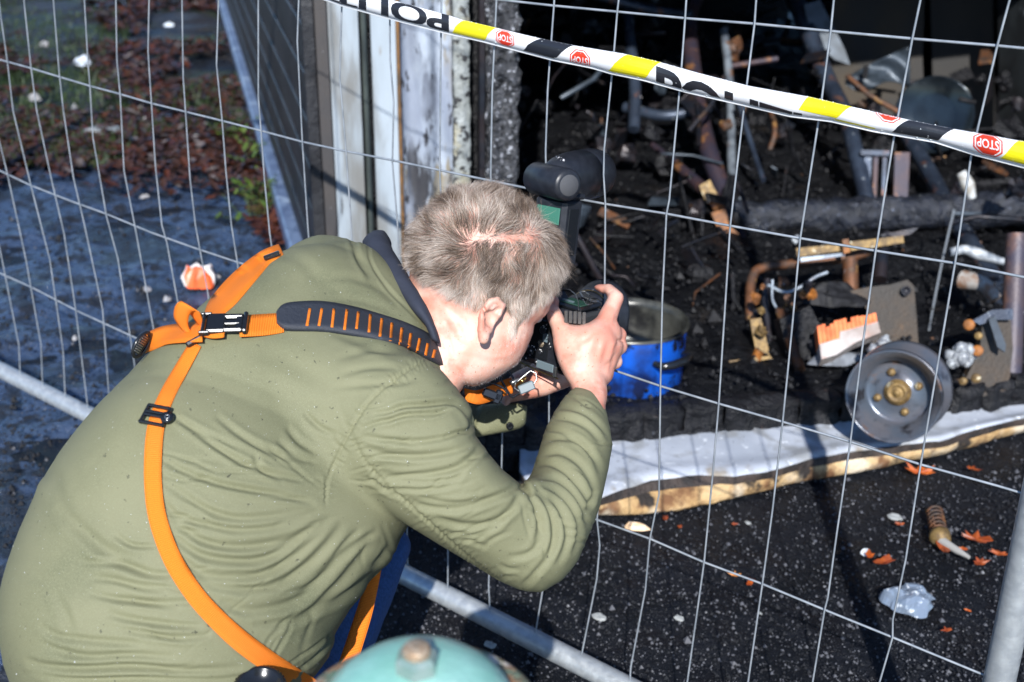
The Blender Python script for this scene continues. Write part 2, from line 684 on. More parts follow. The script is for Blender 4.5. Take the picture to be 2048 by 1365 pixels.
TORSO = [(750, 470), (735, 456), (694, 453), (669, 450), (632, 452), (577, 477), (551, 492), (486, 529), (434, 569), (398, 602), (330, 665),
         (273, 719), (237, 752), (200, 789), (167, 831), (119, 892), (66, 963), (26, 1051), (4, 1117), (-12, 1190), (-14, 1250), (2, 1330), (22, 1375),
         (60, 1450), (200, 1520), (560, 1500), (600, 1380), (630, 1350), (659, 1314), (672, 1266), (703, 1218), (747, 1165), (782, 1136), (804, 1108), (812, 1085),
         (900, 1000), (960, 850), (940, 780), (905, 735), (880, 690), (850, 620), (800, 540), (765, 490)]
ARM = [(560, 640), (700, 600), (800, 640), (872, 690), (905, 726), (930, 762), (947, 800), (955, 836), (950, 868), (975, 905), (1005, 940), (1043, 970), (1060, 945), (1072, 905),
       (1083, 860), (1098, 815), (1120, 785), (1150, 767), (1185, 778), (1208, 803), (1222, 830), (1232, 862), (1238, 888), (1232, 915), (1220, 960),
       (1208, 1010), (1190, 1070), (1165, 1125), (1130, 1165), (1085, 1192), (1040, 1186), (985, 1162), (930, 1135), (870, 1108), (810, 1080), (740, 1050), (650, 1015),
       (560, 960), (480, 800)]
jk = Field(-60, 1270, 420, 1540, .98, 2.02, 3.5, .0045)
tor = jk.blank()
jk.chain([(700, 640, 1.60, 165), (610, 690, 1.56, 215), (480, 850, 1.47, 265), (400, 1030, 1.42, 330), (330, 1230, 1.40, 345), (330, 1420, 1.42, 330)], .05, tor)
jk.chain([(790, 700, 1.56, 120), (700, 850, 1.50, 195), (600, 1030, 1.46, 235), (540, 1230, 1.44, 190), (500, 1400, 1.44, 180)], .05, tor)
jk.chain([(640, 560, 1.68, 105), (640, 640, 1.66, 140)], .05, tor)
jk.chain([(800, 610, 1.58, 90), (860, 700, 1.56, 75)], .04, tor)
jk.clip(TORSO, .05, tor)
arm = jk.blank()
jk.chain([(640, 800, 1.44, 150), (790, 850, 1.395, 150), (900, 950, 1.40, 138), (1045, 1080, 1.45, 118)], .03, arm)
jk.chain([(1070, 1090, 1.455, 108), (1125, 990, 1.52, 98), (1152, 890, 1.58, 86), (1172, 820, 1.62, 62), (1180, 790, 1.635, 52)], .03, arm)
jk.clip(ARM, .035, arm)
# sleeve opening
jk.f = arm
jk.chain([(1184, 770, 1.65, 44), (1190, 740, 1.67, 46)], .0, hole := jk.blank())
jk.f = np.maximum(arm, -hole)
arm = jk.f
Xg, Yg = np.meshgrid(jk.xs, jk.ys, indexing='ij')
kk = .004 + .06 * np.clip(1 - np.hypot(Xg - 700, Yg - 740) / 320, 0, 1)
kk = kk[:, :, None].astype(np.float32)
h_ = np.maximum(kk - np.abs(tor - arm), 0) / kk
jk.f = np.minimum(tor, arm) - h_ * h_ * kk * .25
# far sleeve
la = jk.blank()
jk.chain([(760, 700, 1.75, 80), (860, 900, 1.86, 70), (930, 870, 1.87, 52), (1010, 830, 1.86, 40), (1060, 815, 1.86, 36)], .03, la)
jk.clip([(600, 600), (940, 700), (955, 812), (1000, 806), (1037, 806), (1055, 812), (1052, 850), (1040, 861), (1000, 866), (955, 874), (930, 880), (900, 990), (700, 1000)], .008, la)
jk.f = np.minimum(jk.f, la)
del tor, arm, la, hole, h_, kk
V, FQ, PX, PY = jk.mesh()
del jk
V = smooth_verts(V, FQ, 3, .5)
N = vnormals(V, FQ)
if np.mean(np.sum((V - V.mean(0)) * N, 1)) < 0: FQ = FQ[:, ::-1]; N = -N
PX, PY, PD = project(V)
facing = np.sum(N * (C0 - V), 1) > 0


def Z3(l, s=2.73, ox=630, oy=700): return [(ox + x / s, oy + y / s) for x, y in l]
def Z7(l): return [(x / 2.2756, 765 + y / 2.2756) for x, y in l]


FOLDS = [
    # body folds running from under the arm across the back
    (Z7([(790, 150), (900, 230), (1000, 300), (1120, 370), (1300, 430), (1420, 450)]), 8, 3.2),
    (Z7([(980, 150), (1080, 230), (1180, 290), (1300, 340), (1400, 370)]), 8, 2.6),
    (Z7([(735, 350), (850, 410), (1000, 460), (1150, 490), (1290, 515), (1440, 555)]), 8, 3.4),
    (Z7([(740, 450), (860, 530), (960, 590), (1080, 620), (1250, 610), (1460, 578)]), 10, 2.6),
    (Z7([(740, 540), (800, 600), (950, 650), (1100, 670), (1280, 650), (1480, 585)]), 9, 2.8),
    (Z7([(770, 600), (850, 680), (950, 730), (1100, 750), (1300, 720), (1450, 640)]), 10, 3.2),
    (Z7([(780, 680), (900, 780), (1050, 810), (1200, 800), (1350, 720), (1500, 600)]), 10, 3.4),
    (Z7([(820, 790), (900, 860), (1050, 890), (1200, 870), (1350, 780), (1520, 610)]), 10, 3.2),
    (Z7([(1150, 330), (1200, 400), (1290, 450)]), 7, 2.0),
    (Z7([(1300, 200), (1360, 270), (1440, 320)]), 8, 2.2),
    (Z7([(1260, 260), (1340, 330), (1440, 370)]), 7, 2.2),
    (Z7([(1380, 130), (1450, 200), (1530, 240)]), 7, 2.2),
    # front panel
    (Z7([(900, 890), (1000, 930), (1150, 940), (1300, 900), (1450, 780), (1560, 640)]), 11, 3.0),
    (Z7([(1000, 1000), (1150, 1040), (1350, 990), (1500, 850), (1640, 660)]), 12, 3.2),
    (Z7([(1150, 1100), (1350, 1080), (1500, 960), (1620, 830), (1700, 700)]), 11, 2.6),
    (Z7([(1380, 1060), (1500, 1010), (1600, 950), (1700, 880), (1770, 850)]), 10, 3.0),
    (Z7([(1560, 800), (1650, 720), (1720, 680)]), 8, 2.2),
    (Z7([(1690, 860), (1740, 800), (1780, 740)]), 8, 2.5),
    # lower back
    (Z7([(260, 560), (350, 650), (450, 740), (560, 810), (700, 870)]), 16, 3.0),
    (Z7([(520, 690), (600, 740), (720, 745)]), 7, 2.2),
    (Z7([(360, 820), (460, 820), (560, 830), (680, 870), (800, 880)]), 9, 2.8),
    (Z7([(410, 890), (520, 900), (640, 930), (760, 940)]), 8, 2.6),
    (Z7([(400, 960), (500, 980), (600, 990), (700, 1010), (830, 1030)]), 8, 2.6),
    (Z7([(500, 990), (600, 1000), (700, 1000), (850, 1000), (950, 990)]), 8, 2.0),
    (Z7([(480, 1050), (600, 1080), (750, 1100), (920, 1110)]), 9, 2.6),
    (Z7([(560, 1120), (700, 1150), (850, 1160), (960, 1150)]), 8, 2.4),
    (Z7([(180, 1100), (250, 1150), (380, 1170), (500, 1180), (650, 1190)]), 9, 2.2),
    (Z7([(190, 1190), (300, 1230), (420, 1250), (600, 1240), (800, 1250)]), 9, 2.8),
    (Z7([(110, 1260), (200, 1290), (350, 1300), (600, 1290), (850, 1310), (1100, 1300)]), 10, 4.0),
    (Z7([(130, 1310), (260, 1340), (420, 1350), (700, 1345), (1000, 1350), (1200, 1320)]), 8, 3.0),
    (Z7([(250, 950), (300, 1060), (330, 1150)]), 12, 1.6),
    (Z7([(200, 330), (240, 420), (270, 520), (330, 600)]), 18, 1.6),
    (Z7([(820, 560), (900, 600), (960, 640)]), 7, 1.8),
    (Z7([(1270, 960), (1400, 930), (1520, 850)]), 7, 1.5),
    # pocket
    (Z7([(1300, 1290), (1380, 1240), (1450, 1190), (1510, 1145)]), 4, 2.0),
    (Z7([(1350, 1320), (1430, 1260), (1490, 1190), (1505, 1150)]), 5, 3.0),
    # shoulder & upper arm
    (Z3([(310, 350), (400, 340), (480, 310), (600, 300), (740, 285), (800, 310), (840, 360), (860, 420)]), 7, 3.8),
    (Z3([(380, 400), (460, 360), (560, 350), (680, 340), (760, 300)]), 6, 2.6),
    (Z3([(240, 440), (330, 400), (450, 370), (520, 350)]), 6, 2.0),
    (Z3([(850, 440), (870, 380), (882, 300), (850, 250), (800, 230)]), 8, 3.0),
    (Z3([(700, 480), (780, 450), (840, 440), (870, 400)]), 6, 2.8),
    (Z3([(240, 470), (400, 490), (560, 500), (700, 480), (840, 450)]), 7, 2.4),
    (Z3([(260, 530), (400, 570), (560, 580), (720, 560), (860, 520)]), 8, 3.0),
    (Z3([(270, 590), (360, 580), (500, 580)]), 5, 1.8),
    (Z3([(340, 660), (450, 690), (620, 680), (780, 640), (880, 560), (880, 520)]), 9, 3.4),
    (Z3([(360, 700), (480, 720), (620, 720), (760, 700), (830, 650)]), 7, 2.6),
    (Z3([(430, 750), (560, 760), (700, 750), (800, 720)]), 6, 2.0),
    (Z3([(500, 820), (640, 860), (800, 860), (950, 820), (1060, 770), (1100, 740)]), 9, 3.4),
    (Z3([(560, 800), (700, 830), (820, 830), (900, 800)]), 6, 2.0),
    (Z3([(640, 900), (760, 950), (900, 960), (1010, 920), (1090, 850), (1110, 780)]), 9, 3.2),
    (Z3([(700, 990), (850, 1010), (980, 970), (1050, 900)]), 7, 2.2),
    (Z3([(760, 1030), (860, 1050), (940, 1080)]), 6, 1.6),
    (Z3([(260, 690), (330, 720), (420, 780), (480, 800)]), 6, 1.8),
    # elbow fan
    (Z3([(1110, 740), (1180, 800), (1220, 880), (1230, 980), (1200, 1080)]), 8, 4.0),
    (Z3([(1120, 730), (1220, 790), (1290, 880), (1310, 990), (1290, 1100), (1220, 1230)]), 8, 4.0),
    (Z3([(1150, 740), (1260, 790), (1340, 870), (1380, 980), (1370, 1080), (1320, 1180)]), 8, 3.6),
    (Z3([(1180, 730), (1290, 760), (1380, 830), (1440, 930), (1440, 1030), (1400, 1120)]), 7, 3.4),
    (Z3([(1200, 700), (1320, 710), (1420, 790), (1470, 890), (1480, 980)]), 7, 3.4),
    (Z3([(1190, 800), (1160, 760), (1120, 740)]), 6, 3.0),
    (Z3([(1180, 640), (1270, 620), (1360, 660), (1430, 730), (1490, 820), (1500, 900)]), 8, 3.6),
    (Z3([(1230, 590), (1330, 560), (1430, 610), (1500, 700), (1530, 800)]), 8, 3.0),
    (Z3([(1240, 500), (1330, 480), (1440, 500), (1520, 580), (1560, 680)]), 8, 3.0),
    (Z3([(1230, 450), (1300, 440), (1390, 460), (1470, 520), (1540, 610)]), 6, 2.4),
    (Z3([(1300, 370), (1400, 380), (1500, 430), (1580, 530)]), 8, 2.6),
    (Z3([(1300, 320), (1390, 320), (1480, 350), (1570, 430), (1610, 500)]), 7, 2.4),
    (Z3([(1050, 1130), (1150, 1120), (1230, 1060), (1260, 980)]), 8, 2.2),
    (Z3([(1000, 1170), (1060, 1200), (1120, 1200)]), 6, 1.5),
    (Z3([(1120, 1300), (1190, 1240), (1250, 1150)]), 8, 2.5),
    (Z3([(1480, 880), (1510, 830), (1530, 760)]), 5, 3.0),
    # upper back / yoke
    ([(735, 480), (742, 520), (765, 560), (800, 600), (840, 640)], 4, 1.4),
    ([(690, 456), (705, 480), (720, 520), (745, 560)], 7, 2.5),
    ([(650, 560), (700, 555), (760, 575), (800, 610)], 10, 1.6),
    ([(655, 600), (720, 600), (790, 625)], 8, 1.2),
    ([(660, 660), (740, 690), (820, 720)], 12, 2.0),
    ([(670, 720), (740, 700), (800, 700), (850, 712)], 9, 1.8),
    ([(680, 750), (740, 735), (800, 735)], 8, 1.6),
    ([(665, 775), (730, 770), (800, 765), (840, 755)], 8, 1.4),
    ([(350, 835), (420, 870), (480, 900)], 7, 1.8),
    ([(470, 700), (560, 720), (640, 760), (690, 800)], 22, 1.2),
    ([(540, 500), (600, 520), (640, 560)], 14, 1.2),
]
for _ in range(50):
    x, y = rng.uniform(310, 790), rng.uniform(860, 1345)
    if not inpoly(np.array([x]), np.array([y]), TORSO)[0]: continue
    tx_, ty_ = 760 - x, 1010 - y
    if x < 520: tx_, ty_ = 1.0, .18 + rng.normal(0, .15)
    l_ = math.hypot(tx_, ty_); tx_ /= l_; ty_ /= l_
    a_ = rng.normal(0, .18); tx_, ty_ = tx_ * math.cos(a_) - ty_ * math.sin(a_), tx_ * math.sin(a_) + ty_ * math.cos(a_)
    L_ = rng.uniform(25, 75); b_ = rng.uniform(-.18, .18) * L_
    FOLDS.append(([(x - tx_ * L_, y - ty_ * L_), (x - ty_ * b_, y + tx_ * b_), (x + tx_ * L_, y + ty_ * L_)], rng.uniform(4, 7), rng.uniform(.4, 1.2), rng.uniform(.2, .8)))
for _ in range(45):
    x, y = rng.uniform(700, 1230), rng.uniform(760, 1180)
    if not inpoly(np.array([x]), np.array([y]), ARM)[0]: continue
    if y < 960 and x < 1000: tx_, ty_ = 1., -.12
    elif y >= 960 and x < 1040: tx_, ty_ = 1., -.30
    elif y > 1000: tx_, ty_ = x - 1040, y - 960
    else: tx_, ty_ = 1., .55
    l_ = math.hypot(tx_, ty_) + 1e-6; tx_ /= l_; ty_ /= l_
    a_ = rng.normal(0, .25); tx_, ty_ = tx_ * math.cos(a_) - ty_ * math.sin(a_), tx_ * math.sin(a_) + ty_ * math.cos(a_)
    L_ = rng.uniform(15, 48); b_ = rng.uniform(-.2, .2) * L_
    FOLDS.append(([(x - tx_ * L_, y - ty_ * L_), (x - ty_ * b_, y + tx_ * b_), (x + tx_ * L_, y + ty_ * L_)], rng.uniform(3, 5.5), rng.uniform(.5, 1.6), rng.uniform(.2, .8)))
# seams with puckers
SEAM1 = spline(Z3([(640, 45), (520, 100), (400, 190), (290, 290), (200, 430), (130, 570), (70, 700), (55, 860)]), 8)
SEAM2 = spline(Z3([(205, 450), (260, 580), (370, 710), (500, 830), (640, 960), (780, 1090), (900, 1190), (1040, 1290)]), 8)
h = strokes(PX, PY, facing, [(f_[0], f_[1] * .85, f_[2] * 1.22, *f_[3:]) for f_ in FOLDS])
for sm_, L_ in ((SEAM1, 15), (SEAM2, 13)):
    h += strokes(PX, PY, facing, [(sm_[::4], 3.4, 2.2, .25)])
    for i in range(2, len(sm_) - 2, 1):
        a = sm_[i]; d_ = sm_[i + 1] - sm_[i - 1]; d_ /= np.linalg.norm(d_)
        nn_ = np.array([-d_[1], d_[0]])
        for q in (0, .5):
            c_ = a + d_ * q * 10 + rng.normal(0, 1.5, 2)
            Lq = L_ * rng.uniform(.6, 1.5)
            h += strokes(PX, PY, facing, [([c_ - nn_ * Lq, c_, c_ + nn_ * Lq], 2.6, rng.uniform(.6, 1.3), .6)])
for sm_ in ([(1395 / 2.73 + 300, 0), (0, 0)],): pass
h += strokes(PX, PY, facing, [(Z3([(1350, 258), (1430, 262), (1510, 290), (1560, 330), (1600, 385)]), 2.6, 1.2, .3)])
h += strokes(PX, PY, facing, [(Z7([(1500, 620), (1350, 760), (1150, 950), (980, 1110), (820, 1250)]), 2.4, .9, .3)])
h += strokes(PX, PY, facing, [(Z7([(1480, 400), (1480, 560)]), 2.4, 1.0, .3)])
# soft large-scale drape plus fine oriented crinkles
def orient(ang, s1, s2, seed):
    c, s_ = math.cos(ang), math.sin(ang)
    q = np.stack([(PX * c + PY * s_) / s1, (-PX * s_ + PY * c) / s2, PD * 8], 1)
    return noise3(q, 1.0, seed)
wl = np.clip((PY - 900) / 300, 0, 1)
h += facing * (orient(.25, 150, 34, 3) * .6 * wl + orient(.55, 170, 40, 5) * .8 * (1 - wl))
h += noise3(V, 9, 8) * 1.8 + facing * orient(.15, 60, 11, 9) * .35 * wl
armz = inpoly(PX, PY, ARM) & (PX > 900)
h += facing * armz * orient(-.75, 16, 90, 11) * .35
V = V + N * (h[:, None] * .001)
jacket = meshobj("jacket", V, FQ, M_jacket, man)
tag(jacket, "olive green cotton jacket with puckered seams")
jbvh = BVHTree.FromPolygons([Vector(v) for v in V], [tuple(q) for q in FQ.tolist()])


def onjacket(px, py, off=.003, dflt=1.4, near_=False):
    d = Vector(ray(px, py)); d.normalize()
    hit, nrm, _, _ = jbvh.ray_cast(Vector(C0), d)
    if hit is None:
        return (None, None) if not near_ else onjacket(px + 8, py + 6, off, dflt, near_)
    if nrm.dot(d) > 0: nrm = -nrm
    return np.array(hit + nrm * off), np.array(nrm)


# ------------------------------------------------------------------ head
HEAD = [(806, 505), (806, 470), (828, 450), (866, 410), (910, 378), (955, 368), (1000, 370), (1040, 391), (1075, 423), (1101, 452), (1118, 480), (1124, 510), (1126, 535),
        (1124, 557), (1118, 583), (1107, 607), (1092, 632), (1076, 643), (1068, 650), (1066, 667), (1061, 682), (1056, 695), (1050, 707), (1036, 729), (1006, 748), (977, 766), (948, 775),
        (929, 770), (911, 800), (860, 800), (800, 700), (780, 560)]
hd = Field(770, 1150, 350, 830, 1.38, 1.80, 2.0, .0028)
fx = np.array([.78, .30, .46]); fx /= np.linalg.norm(fx)          # facing direction of the head
ux = np.array([.22, -.86, -.20]); ux -= fx * (ux @ fx); ux /= np.linalg.norm(ux)
sx = np.cross(fx, ux)                                             # towards the near ear or away
if sx[2] > 0: sx = -sx
hd.ell((968, 500, 1.575), (fx * .108, ux * .086, sx * .082), .03)
hd.ell((1010, 560, 1.60), (fx * .085, ux * .088, sx * .074), .03)
hd.ell((985, 660, 1.60), (fx * .070, ux * .075, sx * .066), .04)
hd.ell((955, 720, 1.60), (fx * .060, ux * .038, sx * .056), .035)
hd.chain([(900, 620, 1.60, 95), (850, 690, 1.60, 105), (820, 740, 1.60, 110)], .04)
hd.chain([(930, 690, 1.57, 66), (890, 740, 1.57, 74)], .03)
hd.chain([(1082, 640, 1.66, 16), (1068, 668, 1.68, 13)], .012)    # nose
hd.chain([(1092, 620, 1.62, 16), (1090, 628, 1.68, 15)], .012)    # brow
hd.chain([(1035, 668, 1.585, 24), (1010, 700, 1.575, 26)], .03)   # cheek
hd.clip(HEAD, .022)
# ear
def E4(x, y, d, r): return (750 + x / 2.73, 330 + y / 2.73, d, r)
hd.chain([E4(640, 800, 1.500, 20), E4(610, 880, 1.498, 15)], .006)
hd.chain([E4(690, 770, 1.500, 6.5), E4(668, 738, 1.494, 7), E4(630, 745, 1.489, 7), E4(600, 785, 1.486, 7.5), E4(583, 840, 1.486, 8), E4(578, 900, 1.488, 8.5), E4(590, 950, 1.492, 8)], .004)
hd.chain([E4(690, 770, 1.500, 6.5), E4(706, 768, 1.503, 5), E4(690, 800, 1.507, 5), E4(655, 820, 1.507, 4.5)], .004)
hd.chain([E4(598, 935, 1.492, 9), E4(594, 955, 1.493, 7.5)], .006)
hd.chain([E4(652, 775, 1.499, 4), E4(622, 820, 1.495, 4.5), E4(610, 870, 1.495, 4), E4(622, 912, 1.498, 4)], .004)
hd.ell(E4(645, 850, 1.492, 0)[:3], ((.009, -.004, 0), (.003, .013, 0), (0, 0, .010)), .004, carve=True)
hd.ell(E4(672, 795, 1.492, 0)[:3], ((.007, -.003, 0), (.002, .004, 0), (0, 0, .006)), .003, carve=True)
hd.ell(E4(606, 812, 1.484, 0)[:3], ((.0022, -.001, 0), (-.002, .012, 0), (0, 0, .004)), .002, carve=True)
HV, HQ, hx, hy = hd.mesh()
del hd
HV = smooth_verts(HV, HQ, 2, .5)
HN = vnormals(HV, HQ)
if np.mean(np.sum((HV - HV.mean(0)) * HN, 1)) < 0: HQ = HQ[:, ::-1]; HN = -HN
hx, hy, hdp = project(HV)
hface = np.sum(HN * (C0 - HV), 1) > 0
def Z4(l): return [(750 + x / 2.73, 330 + y / 2.73) for x, y in l]
hh = strokes(hx, hy, hface, [
    (Z4([(880, 850), (930, 820), (980, 770)]), 4, .8), (Z4([(860, 880), (900, 850), (960, 810)]), 3, .7),
    (Z4([(450, 1030), (560, 1060), (680, 1080), (780, 1040)]), 7, .8), (Z4([(410, 1060), (440, 1120), (480, 1180)]), 6, 1.2),
    (Z4([(300, 760), (400, 880), (450, 980)]), 9, 1.0), (Z4([(360, 720), (470, 850), (520, 960)]), 9, .9),
    (Z4([(340, 860), (400, 960), (430, 1060)]), 6, .8), (Z4([(740, 720), (730, 820), (720, 950)]), 9, .8),
    (Z4([(820, 900), (800, 960), (780, 1040)]), 5, .7)])
HV = HV + HN * (hh[:, None] * .001 + noise3(HV, 60, 2)[:, None] * .0006)
# the body under the clothes is one skin mesh: head and neck, forearms and hands
# ------------------------------------------------------------------ hands
def Zh(x, y, d, r): return (1000 + x / 4.55, 530 + y / 4.55, d, r)
hf = Field(1000, 1262, 555, 905, 1.50, 1.99, 1.8, .0026)
palm = hf.blank()
hf.chain([(1185, 860, 1.59, 40), (1178, 800, 1.635, 40), (1166, 755, 1.66, 44), (1165, 715, 1.665, 50), (1178, 690, 1.665, 50)], .02, palm)
hf.chain([(1150, 730, 1.665, 40), (1132, 690, 1.665, 34), (1125, 670, 1.668, 26)], .02, palm)
hf.chain([(1195, 690, 1.67, 38), (1215, 690, 1.68, 30), (1212, 740, 1.675, 26)], .02, palm)
hf.chain([Zh(660, 640, 1.665, 26), Zh(520, 500, 1.675, 23), Zh(465, 400, 1.685, 17), Zh(505, 305, 1.70, 14)], .012, palm)   # thumb
hf.chain([Zh(900, 640, 1.668, 26), Zh(960, 520, 1.675, 23), Zh(1060, 300, 1.69, 19), Zh(1000, 222, 1.705, 15), Zh(905, 205, 1.72, 12), Zh(878, 205, 1.725, 11)], .010, palm)  # index
hf.chain([Zh(1030, 620, 1.68, 22), Zh(1075, 640, 1.69, 19)], .012, palm)
hf.chain([Zh(1030, 760, 1.685, 22), Zh(1085, 745, 1.695, 18)], .012, palm)
hf.chain([Zh(1000, 860, 1.685, 22), Zh(1040, 880, 1.70, 16)], .012, palm)
HAND = [(1150, 830), (1146, 790), (1140, 770), (1128, 750), (1115, 725), (1107, 700), (1100, 665), (1090, 636), (1093, 615), (1104, 598), (1112, 592), (1121, 600), (1124, 620), (1130, 640),
        (1140, 648), (1156, 649), (1176, 644), (1190, 630), (1203, 608), (1209, 594), (1197, 592), (1187, 581), (1184, 571), (1196, 566), (1220, 565), (1236, 574), (1250, 588),
        (1251, 602), (1243, 622), (1239, 640), (1246, 655), (1247, 672), (1243, 680), (1250, 692), (1248, 703), (1238, 720), (1230, 740), (1228, 765), (1222, 790), (1212, 812), (1214, 900), (1160, 900)]
hf.clip(HAND, .012, palm)
hf.f = palm
# fingers wrapped round the grip (behind the knuckles)
for (x, y) in ((1075, 640), (1085, 745), (1040, 880)):
    hf.chain([Zh(x, y, 1.695, 17), Zh(x - 30, y, 1.745, 16), Zh(x - 110, y - 20, 1.765, 14), Zh(x - 190, y - 30, 1.76, 12)], .004)
hf.f = np.maximum(hf.f, -.0) if False else hf.f
# veins and tendons come as strokes below; left hand under the lens
lh = hf.blank()
hf.chain([(1010, 815, 1.86, 32), (1040, 778, 1.85, 34), (1085, 765, 1.84, 34), (1130, 750, 1.84, 30)], .02, lh)
hf.chain([(1120, 765, 1.85, 24), (1165, 740, 1.86, 18), (1200, 705, 1.87, 14), (1208, 680, 1.865, 12)], .008, lh)
hf.chain([(1120, 750, 1.85, 24), (1155, 715, 1.88, 17), (1185, 685, 1.90, 14), (1196, 660, 1.90, 12)], .006, lh)
hf.chain([(1110, 740, 1.86, 22), (1140, 705, 1.91, 16), (1165, 675, 1.925, 14), (1180, 650, 1.92, 12)], .006, lh)
hf.chain([(1100, 735, 1.87, 20), (1125, 700, 1.93, 14), (1145, 675, 1.94, 12)], .006, lh)
hf.chain([(1060, 760, 1.85, 24), (1085, 735, 1.88, 18), (1110, 715, 1.90, 15)], .01, lh)
hf.clip([(1000, 900), (1004, 800), (1008, 770), (1021, 733), (1060, 700), (1140, 600), (1230, 600), (1230, 740), (1140, 775), (1123, 781), (1100, 792), (1065, 799), (1035, 803), (1020, 806)], .012, lh)
hf.f = np.minimum(hf.f, lh)
GV, GQ, gx, gy = hf.mesh()
del hf, palm, lh
GV = smooth_verts(GV, GQ, 2, .5)
GN = vnormals(GV, GQ)
if np.mean(np.sum((GV - GV.mean(0)) * GN, 1)) < 0: GQ = GQ[:, ::-1]; GN = -GN
gx, gy, gd = project(GV)
gface = np.sum(GN * (C0 - GV), 1) > 0
def Zg(l): return [(1000 + x / 4.55, 530 + y / 4.55) for x, y in l]
gh = strokes(gx, gy, gface, [
    (Zg([(1040, 560), (1050, 480), (1075, 400)]), 4, .8), (Zg([(1040, 790), (1020, 900), (1000, 1000)]), 4, .9), (Zg([(1090, 690), (1060, 740), (1040, 800)]), 4, 1.1),
    (Zg([(640, 560), (700, 590), (800, 570), (900, 560)]), 7, .7), (Zg([(700, 700), (760, 690), (850, 620), (940, 590)]), 5, .5), (Zg([(430, 440), (480, 430), (540, 380)]), 4, .7),
    (Zg([(955, 290), (990, 250), (1040, 230)]), 3, .7), (Zg([(930, 280), (900, 260), (880, 220)]), 3, .5), (Zg([(1110, 690), (1080, 690), (1060, 700)]), 3, 1.2),
    (Zg([(650, 700), (560, 640), (480, 560)]), 8, .6), (Zg([(990, 680), (960, 800), (930, 900)]), 6, .8, 1.), (Zg([(930, 640), (880, 760), (850, 900)]), 7, .6, 1.),
    (Zg([(500, 1080), (505, 1110), (540, 1150)]), 3, .9)])
GV = GV + GN * (gh[:, None] * .001 + noise3(GV, 70, 4)[:, None] * .0006)
SV = np.vstack([HV, GV]); SQ = np.vstack([HQ, GQ + len(HV)])
body = meshobj("body", SV, SQ, M_skin, man)
hbvh = BVHTree.FromPolygons([Vector(v) for v in HV], [tuple(q) for q in HQ.tolist()])
# eyes (pressed against the finder)
for (x, y, d) in ((1070, 632, 1.672), (1088, 612, 1.72)):
    e = MB().lathe(P(x, y, d), WM.T @ fx, [(-.011, .001), (-.009, .007), (0, .0115), (.009, .007), (.0105, .004)], 16).build("eye", M_eye, man)
    MB().lathe(P(x, y, d), WM.T @ fx, [(.0098, .0055), (.0112, .003), (.0113, 0)], 12).build("iris", M_iris, e)
# eyebrow-side hair and hair are strands
def strand_mesh(name, roots, nrms, dirs, lens, widths, cols, parent, mat_, seg=4, curl=.3, lift=.35, lay=False, base_h=None):
    """each strand a thin tapering ribbon bending along the scalp"""
    n = len(roots)
    pts = np.zeros((n, seg + 1, 3)); pts[:, 0] = roots - nrms * .001
    d = dirs + nrms * lift
    d /= np.linalg.norm(d, axis=1, keepdims=True)
    step = lens / seg
    for k in range(seg):
        q = pts[:, k]
        wob = np.stack([noise3(q, 70, 31), noise3(q, 70, 32), noise3(q, 70, 33)], 1) * curl
        wob -= nrms * np.sum(wob * nrms, 1, keepdims=True)
        fall = -nrms * (lift * .8 * (k + .3) / seg)
        dd = d + wob + fall + rng.normal(0, .06, (n, 3))
        dd /= np.linalg.norm(dd, axis=1, keepdims=True)
        nx_ = q + dd * step[:, None]
        if lay:
            for i_ in range(n):
                lo_, nr_, _, ds_ = hbvh.find_nearest(Vector(nx_[i_]))
                nrr = np.array(nr_)
                if nrr @ nrms[i_] < 0: nrr = -nrr
                nx_[i_] = np.array(lo_) + nrr * (base_h[i_] * (k + 1.2) / seg)
        pts[:, k + 1] = nx_
        d = dd
    view = C0 - pts[:, 0]; view /= np.linalg.norm(view, axis=1, keepdims=True)
    side = np.cross(d, nrms + rng.normal(0, .5, (n, 3))); side /= (np.linalg.norm(side, axis=1, keepdims=True) + 1e-9)
    tw = np.linspace(1, .15, seg + 1)
    L_ = pts - side[:, None] * widths[:, None, None] * tw[None, :, None] * .5
    R_ = pts + side[:, None] * widths[:, None, None] * tw[None, :, None] * .5
    VV = np.stack([L_, R_], 2).reshape(-1, 3)
    base = (np.arange(n) * (seg + 1) * 2)[:, None]
    fs = []
    for k in range(seg):
        fs.append(np.stack([base[:, 0] + 2 * k, base[:, 0] + 2 * k + 1, base[:, 0] + 2 * k + 3, base[:, 0] + 2 * k + 2], 1))
    FF = np.vstack(fs)
    o = meshobj(name, VV, FF, mat_, parent)
    at = o.data.color_attributes.new("tone", 'FLOAT_COLOR', 'POINT')
    c = np.ones((n, (seg + 1) * 2, 4)); c[:, :, :3] = cols[:, None, :]
    at.data.foreach_set('color', c.reshape(-1))
    return o


M_hair = bpy.data.materials.new("hair"); M_hair.use_nodes = True
n_, l_, b_ = nodes(M_hair)
a_ = n_.new("ShaderNodeAttribute"); a_.attribute_name = "tone"
l_.new(a_.outputs['Color'], b_.inputs['Base Color'])
b_.inputs['Roughness'].default_value = .42
b_.inputs['Specular IOR Level'].default_value = .4

